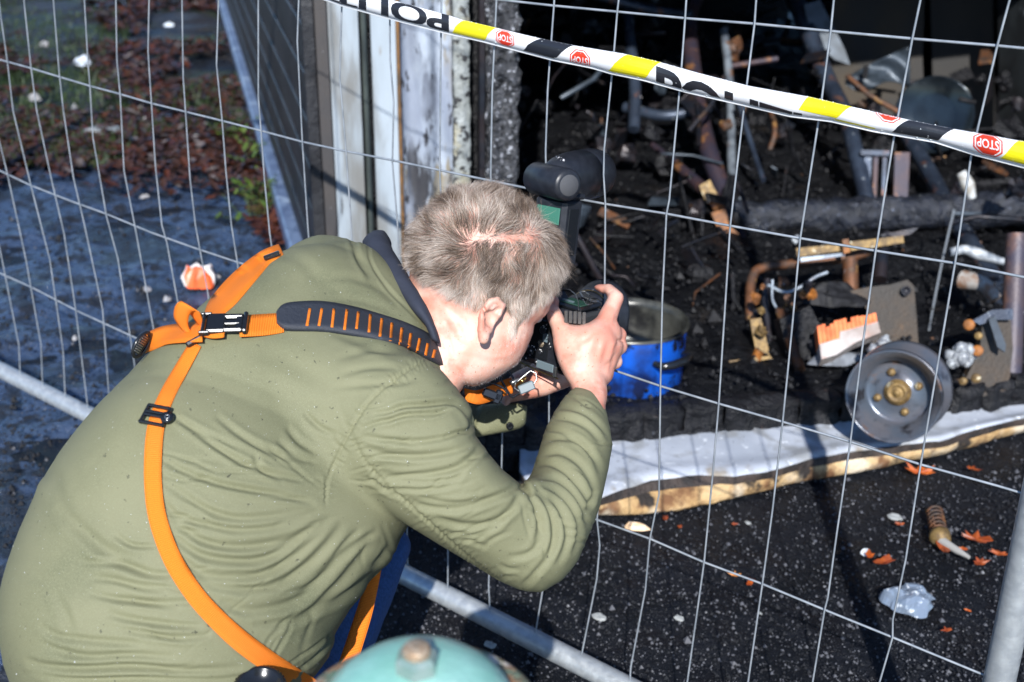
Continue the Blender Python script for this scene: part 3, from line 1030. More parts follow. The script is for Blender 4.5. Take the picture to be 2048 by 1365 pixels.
HAIRLINE = Z4([(110, 455), (150, 500), (200, 560), (260, 610), (330, 650), (400, 690), (460, 725), (520, 748), (560, 775), (600, 745), (650, 720), (700, 728), (722, 770), (725, 830), (722, 900), (735, 940),
               (775, 900), (800, 850), (850, 790), (905, 730), (960, 680), (990, 640), (1005, 560), (1020, 500), (1060, 400), (1040, 300), (1000, 200), (880, 80), (700, 20), (400, 40), (200, 200), (60, 380)])
tri = np.vstack([HQ[:, [0, 1, 2]], HQ[:, [0, 2, 3]]])
ta = np.linalg.norm(np.cross(HV[tri[:, 1]] - HV[tri[:, 0]], HV[tri[:, 2]] - HV[tri[:, 0]]), axis=1)
Hc = P(980, 520, 1.585)
fW, uW, sW = WM.T @ fx, WM.T @ ux, WM.T @ sx


def scatter(n):
    t_ = rng.choice(len(tri), n, p=ta / ta.sum())
    a, b = rng.random(n), rng.random(n)
    m_ = a + b > 1; a[m_] = 1 - a[m_]; b[m_] = 1 - b[m_]
    w = np.stack([1 - a - b, a, b], 1)[:, :, None]
    p_ = (HV[tri[t_]] * w).sum(1); nn = (HN[tri[t_]] * w).sum(1)
    return p_, nn / np.linalg.norm(nn, axis=1, keepdims=True)


rp, rn = scatter(230000)
x_, y_, d_ = project(rp)
vis = np.sum(rn * (C0 - rp), 1) > 0
loc = (rp - Hc)
lu = loc @ uW; lf = loc @ fW; ls = loc @ sW
near = ls > -.02
nearmask = inpoly(x_, y_, HAIRLINE)
farmask = (lu > -.03 + .45 * np.clip(lf, 0, 1)) & (lf < .085)
hm = np.where(vis, nearmask, farmask)
# thinner along the parting and the whorl
WA, WB = np.array(Z4([(560, 400)])[0]), np.array(Z4([(880, 385)])[0])
ab = WB - WA
tt_ = np.clip(((x_ - WA[0]) * ab[0] + (y_ - WA[1]) * ab[1]) / (ab @ ab), 0, 1)
dx = x_ - WA[0] - tt_ * ab[0]; dy = y_ - WA[1] - tt_ * ab[1]
dist = np.hypot(dx, dy)
WC = np.array(Z4([(640, 250)])[0])
d2 = np.hypot((x_ - WC[0]) * 1.6, y_ - WC[1])
wv = 1 + .6 * noise3(np.stack([x_ / 14, y_ / 14, x_ * 0], 1), 1, 48)
dens = np.clip(.42 + dist / 17 * wv, 0, 1) * np.clip(.60 + d2 / 60 * wv, 0, 1)
dens *= np.clip(.75 + .55 * noise3(np.stack([x_ / 30, y_ / 30, x_ * 0], 1), 1, 49), .35, 1)
edge = np.zeros(len(x_))
dens *= np.where(vis, 1, .35)
keep = hm & (rng.random(len(x_)) < dens)
rp, rn, x_, y_, dx, dy, dist, vis, tt_ = (a[keep] for a in (rp, rn, x_, y_, dx, dy, dist, vis, tt_))
# combing direction in the picture, then laid on the scalp
gx_ = dx / (dist + 3); gy_ = dy / (dist + 3)
ang_sw = .55 * np.exp(-dist / 45) + .12
c_, s_ = np.cos(ang_sw), np.sin(ang_sw)
ix = gx_ * c_ - gy_ * s_; iy = gx_ * s_ + gy_ * c_
up_ = np.clip((430 - y_) / 60, 0, 1) * np.clip((x_ - 930) / 60, 0, 1)
ix += up_ * .9; iy += up_ * .2
dn_ = np.clip((y_ - 540) / 80, 0, 1)
ix = ix * (1 - .5 * dn_) - .10 * dn_; iy = iy * (1 - .4 * dn_) + .9 * dn_
fr_ = np.clip((x_ - 1060) / 50, 0, 1) * np.clip((560 - y_) / 60, 0, 1)
ix += fr_ * .7; iy += fr_ * .9
bk_ = np.clip((900 - x_) / 80, 0, 1)
ix += -bk_ * .4; iy += bk_ * .45
q3 = np.stack([x_ / 22, y_ / 22, x_ * 0], 1)
clx = noise3(q3, 1, 41); cly = noise3(q3, 1, 42)
q4 = np.stack([x_ / 9, y_ / 9, x_ * 0], 1)
tous = .35 + .65 * np.clip((600 - y_) / 90, 0, 1)
ix += tous * (clx * .75 + noise3(q4, 1, 45) * .45 + rng.normal(0, .16, len(ix))); iy += tous * (cly * .75 + noise3(q4, 1, 46) * .45 + rng.normal(0, .16, len(ix)))
dv = np.stack([ix, iy, np.zeros(len(ix))], 1) @ WM
dv = dv - rn * np.sum(dv * rn, 1, keepdims=True)
dv /= np.linalg.norm(dv, axis=1, keepdims=True) + 1e-9
low = np.clip((y_ - 520 - (x_ - 960) * .25) / 130, 0, 1)
napel = np.clip((880 - x_) / 90, 0, 1) * np.clip((y_ - 470) / 60, 0, 1)
ln = (.021 * (1 - low) + .009 * low) * (1 - .5 * napel) * rng.uniform(.7, 1.25, len(ix))
ln += fr_ * .010
grey = np.clip(.36 + .52 * low + .30 * np.clip((x_ - 1040) / 90, 0, 1) + noise3(q3 * .8, 1, 44) * .36 + noise3(q4, 1, 50) * .28 + rng.normal(0, .24, len(ix)), 0, 1)[:, None]
dark = np.array([.036, .023, .015]); mid = np.array([.215, .145, .098]); lite = np.array([.62, .54, .47])
cols = np.where(grey < .4, dark + (mid - dark) * grey / .4, mid + (lite - mid) * (grey - .4) / .6)
hair = strand_mesh("hair", rp, rn, dv, ln, rng.uniform(.00025, .00045, len(ix)), cols, man, M_hair, 3, .45, .16, True, .0016 + .0060 * np.abs(rng.normal(0, .7, len(ix))) * tous + .003 * fr_ + .0022 * (noise3(q3, 1.3, 47) + .6))
tag(hair, "tousled brown and grey hair with thin crown")
# long loose strands over the forehead and stray hairs on top
fx0 = rng.uniform(1035, 1118, 260); fy0 = 392 + (fx0 - 1035) * .95 + rng.uniform(0, 70, 260)
rr0, rn0 = [], []
for x, y in zip(fx0, fy0):
    hit, nr, _, _ = hbvh.ray_cast(Vector(C0), Vector(ray(x, y)).normalized())
    if hit is None: continue
    nr = np.array(nr); nr = nr if nr @ (C0 - np.array(hit)) > 0 else -nr
    rr0.append(np.array(hit)); rn0.append(nr)
rr0, rn0 = np.array(rr0), np.array(rn0); k0_ = len(rr0)
dv0 = np.stack([rng.normal(.8, .3, k0_), rng.normal(.65, .3, k0_), rng.normal(0, .15, k0_)], 1) @ WM
sg0 = rng.uniform(.35, .9, k0_)[:, None]
strand_mesh("loose_hair", rr0, rn0, dv0 / np.linalg.norm(dv0, axis=1, keepdims=True), rng.uniform(.022, .042, k0_), rng.uniform(.0002, .00034, k0_), sg0 * np.array([.55, .44, .36]), man, M_hair, 7, .30, .35)
# stubble and forearm hair
rp, rn = scatter(60000)
x_, y_, d_ = project(rp)
bm_ = inpoly(x_, y_, Z4([(725, 800), (800, 830), (830, 900), (800, 1000), (800, 1080), (700, 1160), (600, 1215), (500, 1215), (430, 1120), (520, 1080), (640, 1050), (690, 960)])) & (np.sum(rn * (C0 - rp), 1) > 0)
bm_ &= rng.random(len(x_)) < .85
rp, rn, x_, y_ = rp[bm_], rn[bm_], x_[bm_], y_[bm_]
side_ = np.clip(1 - np.hypot((x_ - 1025) / 18, (y_ - 665) / 45), 0, 1)
dv = np.stack([-.25 + 0 * x_, 1 + 0 * x_, 0 * x_], 1) @ WM
dv = dv - rn * np.sum(dv * rn, 1, keepdims=True) + rng.normal(0, .3, rp.shape)
dv /= np.linalg.norm(dv, axis=1, keepdims=True)
nb = len(x_)
g_ = np.clip(rng.normal(.65, .2, nb), .2, 1)[:, None]
beard = strand_mesh("stubble", rp, rn, dv, .0030 + .006 * side_ + rng.uniform(0, .0015, nb), np.full(nb, .00030), g_ * np.array([.85, .80, .74]), man, M_hair, 2, .3, .5)

# ------------------------------------------------------------------ collar, jeans
cf = Field(700, 960, 430, 830, 1.42, 1.86, 2.6, .004)
cf.chain([(760, 480, 1.72, 30), (748, 490, 1.66, 30), (770, 525, 1.60, 30), (805, 575, 1.545, 27), (840, 630, 1.51, 25), (872, 680, 1.50, 22), (905, 735, 1.51, 20), (935, 790, 1.56, 22), (955, 800, 1.64, 22)], .02)
cf.clip([(722, 481), (735, 468), (749, 461), (768, 461), (786, 485), (804, 515), (823, 547), (840, 577), (854, 606), (872, 652), (880, 690), (862, 680), (850, 652), (823, 620), (786, 577), (749, 536), (724, 500)], .012)
cv, cq, a, b = cf.mesh(); cv = smooth_verts(cv, cq, 2)
cnn = vnormals(cv, cq); cv = cv + cnn * noise3(cv, 40, 6)[:, None] * .0015
meshobj("collar", cv, cq, M_collar, man)
jf = Field(150, 850, 1040, 1700, 1.2, 2.5, 6, .009)
jf.chain([(330, 1500, 1.55, 260), (600, 1300, 1.70, 150), (745, 1150, 1.82, 100)], .04)
jf.chain([(745, 1150, 1.84, 98), (690, 1300, 1.98, 78), (640, 1480, 2.12, 62), (610, 1560, 2.2, 50)], .03)
jf.chain([(450, 1550, 1.42, 200), (560, 1420, 1.55, 120), (500, 1650, 1.7, 90)], .04)
jf.clip([(700, 1000), (835, 1040), (822, 1092), (806, 1135), (790, 1180), (768, 1235), (747, 1288), (720, 1350), (690, 1430), (660, 1640), (100, 1700), (100, 1200), (500, 1100)], .02)
jv, jq, a, b = jf.mesh(); jv = smooth_verts(jv, jq, 2)
jn = vnormals(jv, jq); jv = jv + jn * (noise3(jv, 22, 7) * .004)[:, None]
meshobj("jeans", jv, jq, M_jeans, man)
del cf, jf
for (x, y) in ((610, 1600), (470, 1760)):
    g0 = G(x, y)
    MB().box(g0 + np.array([.02, .05, .035]), (.045, .02, 0), (-.05, .12, 0), (0, 0, .034), .02).build("boot", M_rubber, man)

# ------------------------------------------------------------------ harness on the man
def webbing(name, c1, c2, rib=900.):
    M = mat(name, c1, .62, spec=.3)
    n, L, b = nodes(M)
    uv = n.new("ShaderNodeUVMap"); uv.uv_map = "strap"
    sp = n.new("ShaderNodeSeparateXYZ"); L.new(uv.outputs[0], sp.inputs[0])
    def mth(op, a, b_=0.):
        q = n.new("ShaderNodeMath"); q.operation = op
        for i, v in enumerate((a, b_)):
            if isinstance(v, (int, float)): q.inputs[i].default_value = v
            else: L.new(v, q.inputs[i])
        return q.outputs[0]
    ribs = mth('SINE', mth('MULTIPLY', sp.outputs[1], 2 * math.pi / .0021))
    wl_ = mth('SINE', mth('MULTIPLY', sp.outputs[0], 2 * math.pi / .0016))
    hgt = mth('ADD', ribs, mth('MULTIPLY', wl_, .35))
    bp = n.new("ShaderNodeBump"); bp.inputs['Strength'].default_value = .55; bp.inputs['Distance'].default_value = .0008
    L.new(hgt, bp.inputs['Height']); L.new(bp.outputs[0], b.inputs['Normal'])
    mx = n.new("ShaderNodeMix"); mx.data_type = 'RGBA'
    mr = n.new("ShaderNodeMapRange"); mr.inputs['From Min'].default_value = -1.3; mr.inputs['From Max'].default_value = 1.3
    L.new(hgt, mr.inputs[0]); L.new(mr.outputs[0], mx.inputs[0])
    mx.inputs[6].default_value = (*c2, 1); mx.inputs[7].default_value = (*c1, 1)
    L.new(mx.outputs[2], b.inputs['Base Color'])
    return M


M_web = webbing("orange_webbing", (.90, .25, .018), (.70, .15, .01))
M_pad = mat("black_strap_pad", (.022, .026, .036), .62, bumps=((900, .6, .001), (200, .5, .002)))


def ribbon_grid(name, g, th, mat_, parent):
    """g: (n, m, 3) grid of points -> solid strap with a uv of metres"""
    g = np.array(g)
    mb = MB().sheet(g, th)
    o = mb.build(name, mat_, parent)
    al = np.concatenate([[0], np.cumsum(np.linalg.norm(np.diff(g[:, g.shape[1] // 2], axis=0), axis=1))])
    wd = np.linalg.norm(g[0, -1] - g[0, 0])
    uvv = np.array([[wd * j / (g.shape[1] - 1), al[i]] for i in range(g.shape[0]) for j in range(g.shape[1])] * 2)
    ul = o.data.uv_layers.new(name="strap")
    vi = np.zeros(len(o.data.loops), int); o.data.loops.foreach_get('vertex_index', vi)
    ul.data.foreach_set('uv', uvv[vi].reshape(-1))
    return o


def strap_on(name, pts, mat_, parent, off=.0025, th=.0016, across=5, n=8, dsm=5):
    """pts: (px, py, width px[, extra lift m]) laid on the jacket"""
    q = spline([p if len(p) == 4 else (*p, 0.) for p in pts], n)
    tg = np.gradient(q[:, :2], axis=0); tg /= np.linalg.norm(tg, axis=1, keepdims=True)
    nn = np.stack([-tg[:, 1], tg[:, 0]], 1)
    ts = np.linspace(-.5, .5, across)
    D = np.full((len(q), across), np.nan)
    XY = np.zeros((len(q), across, 2))
    for i in range(len(q)):
        for j, t in enumerate(ts):
            x, y = q[i, :2] + nn[i] * q[i, 2] * t
            XY[i, j] = (x, y)
            p, _ = onjacket(x, y, off + q[i, 3])
            if p is not None: D[i, j] = depth(p)
    for i in range(len(q)):                   # past the edge of the cloth the strap curls over it
        okj = np.where(~np.isnan(D[i]))[0]
        if len(okj):
            for j in range(across):
                if np.isnan(D[i, j]):
                    jn = okj[np.argmin(abs(okj - j))]; D[i, j] = D[i, jn] + .006 * abs(j - jn)
    for j in range(across):
        c = D[:, j]; ok = ~np.isnan(c)
        if ok.sum() == 0: D[:, j] = 1.45
        else: D[:, j] = np.interp(np.arange(len(c)), np.where(ok)[0], c[ok])
    for _ in range(dsm):                      # webbing bridges small folds
        Dn = D.copy(); Dn[1:-1] = (D[:-2] + D[1:-1] * 2 + D[2:]) / 4
        D = np.minimum(Dn, D + .001)
    D = D - q[:, 3:4]
    g = [[P(XY[i, j, 0], XY[i, j, 1], D[i, j]) for j in range(across)] for i in range(len(q))]
    return ribbon_grid(name, g, th, mat_, parent)


harness = empty("strap_harness", P(390, 690, 1.44), "orange webbing camera harness crossing the man's back over his jacket", "harness")
strap_on("strap", [(392, 688, 24), (368, 730, 27), (340, 780, 30), (322, 820, 32), (312, 855, 34), (307, 900, 35), (306, 960, 35), (312, 1020, 36), (327, 1075, 37), (352, 1132, 38),
                   (390, 1190, 39), (432, 1237, 40), (482, 1283, 42), (535, 1322, 42), (590, 1358, 42), (640, 1390, 42)], M_web, harness)
strap_on("strap", [(414, 665, 24, .001), (420, 640, 26, .001), (432, 618, 38), (455, 592, 46), (482, 562, 44), (508, 536, 38), (530, 516, 30), (548, 506, 26, .001), (562, 499, 22, .001)], M_web, harness)
strap_on("strap", [(478, 654, 40, .004), (500, 652, 42, .003), (530, 650, 42, .001), (566, 646, 38)], M_web, harness)
strap_on("strap", [(400, 648, 44, .004), (425, 655, 44, .006), (450, 658, 34, .006)], M_web, harness, dsm=20)
# tail to the left running to the metal ring
strap_on("strap", [(404, 664, 40, .006), (370, 666, 38, .008), (330, 671, 36, .006), (300, 684, 36, .002), (283, 692, 32, .0)], M_web, harness, dsm=20)
# the standing loop
pd_ = onjacket(395, 660, .006)[0]; dl = depth(pd_)
lp = spline([(408, 655, 0.), (392, 632, -.012), (386, 618, -.020), (374, 613, -.024), (365, 622, -.020), (362, 640, -.012), (368, 655, -.006), (378, 668, -.003)], 7)
g = []
for i, (x, y, z) in enumerate(lp):
    g.append([P(x + 14 * t + (3 if t > 0 else -3) * 0, y + 20 * t * .35 + 2 * t, dl + z + .003 * abs(t)) for t in (-1, -.5, 0, .5, 1)])
ribbon_grid("strap_loop", g, .0016, M_web, harness)
# padded shoulder part with ribs
padc = [(553, 637, 20), (566, 636, 44), (590, 634, 52), (640, 634, 54), (690, 641, 52), (740, 651, 47), (790, 665, 44), (830, 681, 43), (862, 700, 40), (884, 715, 34), (898, 728, 26)]
pad_o = strap_on("shoulder_pad", padc, M_pad, harness, off=.006, th=.008, across=7)
_pm = pad_o.data
jb_keep = jbvh
jbvh = BVHTree.FromPolygons([v.co.copy() for v in _pm.vertices], [tuple(p.vertices) for p in _pm.polygons])
for (x0, y0, x1, y1) in [(620, 617, 614, 652), (644, 617, 638, 652), (668, 618, 664, 655), (694, 619, 689, 660), (717, 624, 713, 658), (741, 629, 738, 665), (764, 637, 760, 673),
                         (784, 646, 781, 682), (804, 656, 800, 691), (822, 667, 817, 699), (840, 677, 834, 706), (856, 687, 851, 712), (870, 700, 866, 716)]:
    e0 = (x0, y0); e1 = (x1, y1)
    strap_on("pad_stripe", [(*e0, 5.5), ((x0 + x1) / 2, (y0 + y1) / 2, 5.5), (*e1, 5.5)], M_web, harness, off=.0008, th=.0008, across=2, n=3, dsm=0)
jbvh = jb_keep


def surf_frame(px, py, dirx, diry, off=.004):
    """origin on the jacket with in-surface axes following a picture direction"""
    o, nrm = onjacket(px, py, off, near_=True)
    t = WM.T @ np.array([dirx, diry, 0.]); t -= nrm * (t @ nrm); t /= np.linalg.norm(t)
    return o, t, np.cross(nrm, t), nrm


# side-release buckle
o_, t_, b_, n_ = surf_frame(456, 659, 1, -.12, .009)
bk = MB()
bk.box(o_ - t_ * .012, t_ * .011, b_ * .0155, n_ * .0035, .002)
bk.box(o_ + t_ * .004 + b_ * .011, t_ * .014, b_ * .0035, n_ * .0032, .002)
bk.box(o_ + t_ * .004 - b_ * .011, t_ * .014, b_ * .0035, n_ * .0032, .002)
bk.box(o_ + t_ * .003, t_ * .012, b_ * .0035, n_ * .0028, .001)
bk.box(o_ + t_ * .0205, t_ * .0025, b_ * .0165, n_ * .004, .0015)
bk.box(o_ + t_ * .014, t_ * .004, b_ * .014, n_ * .0025, .001)
bk.box(o_ - t_ * .026, t_ * .0018, b_ * .0165, n_ * .0035, .001)
bk.box(o_ - t_ * .024 + b_ * .0155, t_ * .006, b_ * .0018, n_ * .0035, .001)
bk.box(o_ - t_ * .024 - b_ * .0155, t_ * .006, b_ * .0018, n_ * .0035, .001)
bk.build("buckle", M_blackg, harness)
o_, t_, b_, n_ = surf_frame(394, 688, .5, .85, .005)
MB().box(o_, t_ * .003, b_ * .011, n_ * .004, .002).build("strap_keeper", M_blackg, harness)
# ladder slider
o_, t_, b_, n_ = surf_frame(313, 837, -.17, 1, .005)
sl = MB()
for k, hw in ((-.0115, .0135), (-.0035, .0125), (.0005, .0125), (.0105, .0145)):
    sl.box(o_ + t_ * k, t_ * .0016, b_ * hw, n_ * .0022, .0008)
for sg in (-1, 1):
    sl.box(o_ + b_ * sg * .0125, t_ * .0125, b_ * .0014, n_ * .0018, .0006)
sl.lathe(o_ + b_ * .0135, n_, [(-.002, .001), (-.002, .007), (.002, .007), (.0022, .001)], 18)
sbo = sl.build("slider_buckle", M_blackg, harness)
MB().lathe(o_ + b_ * .0140 + n_ * .0022, n_, [(0, .0030), (.0004, .0030), (.0004, .0016), (0, .0016)], 16).build("rivet", M_chrome, sbo)
# small upper buckles
for (x, y, dx_, dy_, L_) in ((546, 519, .9, -.3, .010), (566, 496, .9, -.45, .013), (572, 489, .9, -.45, .009)):
    r_ = onjacket(x, y, .004)[0]
    if r_ is None: continue
    o_, t_, b_, n_ = surf_frame(x, y, dx_, dy_, .005)
    MB().box(o_, t_ * L_, b_ * .0022, n_ * .003, .001).box(o_ + t_ * L_ * .7 + b_ * .004, t_ * .003, b_ * .004, n_ * .002, .001).build("buckle", M_blackg, harness)
# metal adjuster ring at the left end
rc = P(283, 690, depth(onjacket(296, 700, .003, near_=True)[0]) + .004)
ta_ = WM.T @ np.array([.45, -.85, .2]); ta_ /= np.linalg.norm(ta_)
tb_ = WM.T @ np.array([-.4, -.1, -.9]); tb_ -= ta_ * (tb_ @ ta_); tb_ /= np.linalg.norm(tb_)
mb = MB()
ring = [rc + ta_ * .016 * math.cos(a) + tb_ * .010 * math.sin(a) for a in np.linspace(0, 2 * math.pi, 17)]
mb.tube(ring, .0024, 8, cap=False)
mb.box(rc, ta_ * .012, tb_ * .0045, np.cross(ta_, tb_) * .003, .001)
rg = mb.build("ring_buckle", M_blackg, harness)
tm = MB()
for k in range(8): tm.box(rc + ta_ * (-.010 + k * .0028) + tb_ * .004, ta_ * .0007, tb_ * .004, np.cross(ta_, tb_) * .0035)
tm.build("buckle_teeth", M_chrome, rg)
# strap under the front of the jacket hanging by the jeans
g = []
for (x, y, w, d) in spline([(752, 1130, 24, 1.60), (742, 1175, 27, 1.60), (727, 1230, 32, 1.585), (708, 1290, 34, 1.57), (690, 1345, 36, 1.55), (672, 1400, 36, 1.53)], 6):
    g.append([P(x + w * t, y + w * t * .2, d + .004 * abs(t)) for t in (-.5, -.25, 0, .25, .5)])
ribbon_grid("strap", g, .0016, M_web, harness)
# strap below the chin with its two adjusters
g = []
for (x, y, w, d) in spline([(930, 790, 26, 1.62), (955, 795, 28, 1.63), (985, 786, 30, 1.655), (1010, 776, 31, 1.68), (1024, 771, 31, 1.69)], 6):
    g.append([P(x + w * .12 * t, y + w * t, d) for t in (-.5, -.25, 0, .25, .5)])
ribbon_grid("strap", g, .0016, M_web, harness)
cb = P(985, 790, 1.625)
t_ = WM.T @ np.array([.93, .35, .1]); b_ = WM.T @ np.array([-.35, .93, 0]); n_ = np.cross(t_, b_)
mb = MB().box(cb, t_ * .014, b_ * .006, n_ * .004, .002).box(cb + t_ * .008, t_ * .005, b_ * .010, n_ * .004, .002)
mb.tube([cb + t_ * (.018 * math.cos(a)) + b_ * (-.008 + -.007 * math.sin(a)) for a in np.linspace(0, math.pi, 9)], .0016, 6)
mb.build("slider_buckle", M_blackg, harness)
cl = P(1021, 770, 1.675)
t_ = WM.T @ np.array([.5, .85, .05]); b_ = WM.T @ np.array([.85, -.5, .1]); n_ = np.cross(t_, b_)
MB().tube([cl + t_ * x * .017 + b_ * y * .008 for x, y in ((-1, -.6), (-1, 1), (.9, 1), (1, .8), (1, -.8), (.8, -1), (-.8, -1), (-1, -.6))], .0016, 8).build("hook_loop", M_blackg, harness)
MB().lathe(P(1026, 765, 1.67), b_, [(-.004, .001), (-.004, .004), (0, .0032), (.005, .004), (.008, .002), (.010, .0015)], 12).build("swivel", M_chrome, harness)
cc = P(1050, 768, 1.67)
cd = WM.T @ np.array([.92, -.38, .05]); ce = WM.T @ np.array([.38, .92, 0]); cn = np.cross(cd, ce)
MB().box(cc + ce * .0055, cd * .0115, ce * .0065, cn * .005, .0015).build("carabiner_cover", M_gray, harness)
MB().tube([cc + cd * x + ce * y for x, y in ((-.012, .006), (-.016, 0), (-.012, -.006), (0, -.010), (.014, -.014), (.020, -.008), (.018, 0), (.010, .006))], .0014, 8).build("carabiner", M_chrome, harness)
MB().lathe(cc - ce * .004 - cd * .006, cd * .9 - ce * .35, [(-.008, .001), (-.008, .0024), (.002, .0026), (.002, .0034), (.006, .0034), (.006, .0026), (.012, .0026), (.012, .001)], 12).build("gate_sleeve", M_brass, harness)
# cuff buttons
for (x, y, d) in ((1019, 851, 1.84), (1236, 887, 1.60)):
    p_, nn_ = onjacket(x - (0 if x < 1100 else 5), y, .001)
    if p_ is None: continue
    ax_ = nn_ if x < 1100 else WM.T @ np.array([.9, 0, -.3])
    MB().lathe(p_, ax_, [(-.001, .001), (-.001, .0058), (.0022, .0058), (.003, .0045), (.0022, .0035), (.0022, .001)], 18).build("press_stud", M_blackg, man)
# lens hanging at the man's hip
lc = P(520, 1374, 1.235)
la_ = WM.T @ np.array([.15, -.75, -.6])
hl = MB().lathe(lc, la_, [(-.10, .001), (-.10, .030), (-.03, .030), (-.03, .0265), (0, .0265), (.002, .024), (.001, .021), (-.004, .019), (-.006, .001)], 40)
for k in range(40):
    a = 2 * math.pi * k / 40
    la_n = la_ / np.linalg.norm(la_)
    u_ = np.cross(la_n, [0, 0, 1]); u_ /= np.linalg.norm(u_); w_ = np.cross(la_n, u_)
    rr = math.cos(a) * u_ + math.sin(a) * w_; tt2 = -math.sin(a) * u_ + math.cos(a) * w_
    hl.box(lc + rr * .0268 - la_n * .006, rr * .0008, tt2 * .0011, la_n * .005)
tag(hl.build("lens", M_blackg), "black ribbed lens cap end poking up at the man's hip beside the orange strap", "lens")

# rain beads on jacket and pad
rb = MB()
oct_v = [(1, 0, 0), (-1, 0, 0), (0, 1, 0), (0, -1, 0), (0, 0, 1), (0, 0, -1)]
oct_f = [(0, 2, 4), (2, 1, 4), (1, 3, 4), (3, 0, 4), (2, 0, 5), (1, 2, 5), (3, 1, 5), (0, 3, 5)]
M_drop = mat("water_bead", (.75, .78, .8), .05, spec=.8)
for _ in range(900):
    x = rng.uniform(20, 1230); y = rng.uniform(460, 1360)
    p_, nn_ = onjacket(x, y, .0002)
    if p_ is None: continue
    s_ = .00028 * rng.lognormal(0, .35)
    rb.add([p_ + np.array(v) * s_ for v in oct_v], oct_f, True)
tag(rb.build("raindrops", M_drop, man, fix=False), kind="stuff")

# ------------------------------------------------------------------ the camera in his hands
co = np.array([.66, -.17, .73]); co /= np.linalg.norm(co)
cu = np.array([.07, -.93, -.3]); cu -= co * (cu @ co); cu /= np.linalg.norm(cu)
cr = np.cross(co, cu)
KO, KU, KR = WM.T @ co, WM.T @ cu, WM.T @ cr
KC = P(1098, 655, 1.765)


def K(a, b, c): return KC + KO * a + KU * b + KR * c


dslr = empty("camera", K(0, -.06, 0), "black digital camera held to the man's eye against the fence", "camera")
mb = MB()
mb.box(K(0, -.006, 0), KO * .030, KU * .050, KR * .072, .012)
mb.box(K(-.008, .042, -.004), KO * .026, KU * .016, KR * .030, .010)
bd = mb.build("body", M_black, dslr)
MB().box(K(.030, -.012, .056), KO * .022, KU * .046, KR * .019, .014).box(K(.006, -.006, .0705), KO * .030, KU * .046, KR * .005, .004).build("grip", M_rubber, dslr)
mb = MB().box(K(.004, .046, .050), KO * .027, KU * .004, KR * .021, .003)
mb.build("top_plate", M_blackg, dslr)
MB().box(K(-.004, .0508, .048), KO * .013, KU * .0008, KR * .019, .0005).build("top_display", M_glass_lcd, dslr)
MB().lathe(K(.030, .046, .056), KU, [(-.004, .001), (-.004, .011), (.002, .011), (.004, .008), (.006, .007), (.006, .001)], 24).build("shutter_button", M_chrome, dslr)
MB().box(K(.004, .0515, .066), KO * .006, KU * .001, KR * .0035, .001).build("top_button", M_chrome, dslr)
# thumb wheel at the rear corner
tw = MB()
for k in range(12): tw.box(K(-.0285, .036, .050 - .0012 * 0 + (k - 6) * .0014), KO * .002, KU * .0022, KR * .00045)
tw.build("rear_dial", M_black, dslr)
MB().box(K(-.0315, .018, .047), KO * .0006, KU * .011, KR * .013, .0004).build("thumb_rest", M_chrome, dslr)
# rear screen and controls
MB().box(K(-.0305, -.010, -.012), KO * .0012, KU * .030, KR * .038, .001).build("rear_screen", M_blackg, dslr)
def on_plane(px, py, o, n_):
    d = ray(px, py)
    return C0 + d * (((o - C0) @ n_) / (d @ n_))


def back(px, py, lift=.0): return on_plane(px, py, K(-.0305 - lift, 0, 0), KO)


for (x, y, r, mt) in ((1062, 702, .0066, M_black), (1087, 661, .0060, M_black), (1052, 717, .0036, M_black), (1081, 706, .0022, M_black), (1073, 724, .0020, M_black), (1100, 695, .0030, M_black), (1066, 706, .0016, M_chrome), (1095, 676, .0034, M_black)):
    MB().lathe(back(x, y), -KO, [(-.001, r), (.0018, r), (.0024, r * .8), (.0018, r * .6), (.0020, .0004)], 20).build("button", mt, dslr)
MB().lathe(back(1083, 687), -KO, [(-.001, .0056), (.0012, .0056), (.0012, .0001)], 24).build("button", mat("beige_button", (.75, .60, .42), .35), dslr)
q = MB()
for (x, y, hc_, hb_) in ((1057, 690, .0016, .0003), (1057, 693, .0003, .0012), (1064, 692, .0005, .0005), (1068, 694, .0009, .0009), (1087, 652, .0014, .0003), (1088, 655, .0003, .0012), (1092, 658, .0010, .0003), (1081, 700, .0018, .0005), (1083, 703, .0012, .0003),
                         (1062, 702, .0014, .0010), (1052, 717, .0010, .0010), (1073, 724, .0008, .0008), (1099, 688, .0003, .0014), (1101, 694, .0010, .0003), (1093, 650, .0003, .001), (1060, 711, .0008, .0003), (1071, 700, .0003, .0010)):
    q.box(back(x, y, .0026), KR * hc_, KU * hb_, KO * .00025)
q.build("button_markings", M_white, dslr)
MB().box(back(1091, 676, .001), KR * .0045, KU * .0065, KO * .001, .0005).build("button", M_gray, dslr)
MB().box(back(1090, 733, .0012), KR * .016, KU * .0060, KO * .0015, .001).build("screen_latch", M_gray, dslr)
MB().box(back(1110, 744, .002), KR * .003, KU * .008, KO * .002, .001).build("card_catch", M_chrome, dslr)
MB().tube([back(1034, 722, -.002), back(1075, 741, -.002), back(1116, 758, -.002)], .0011, 6).build("base_edge", M_brass, dslr)
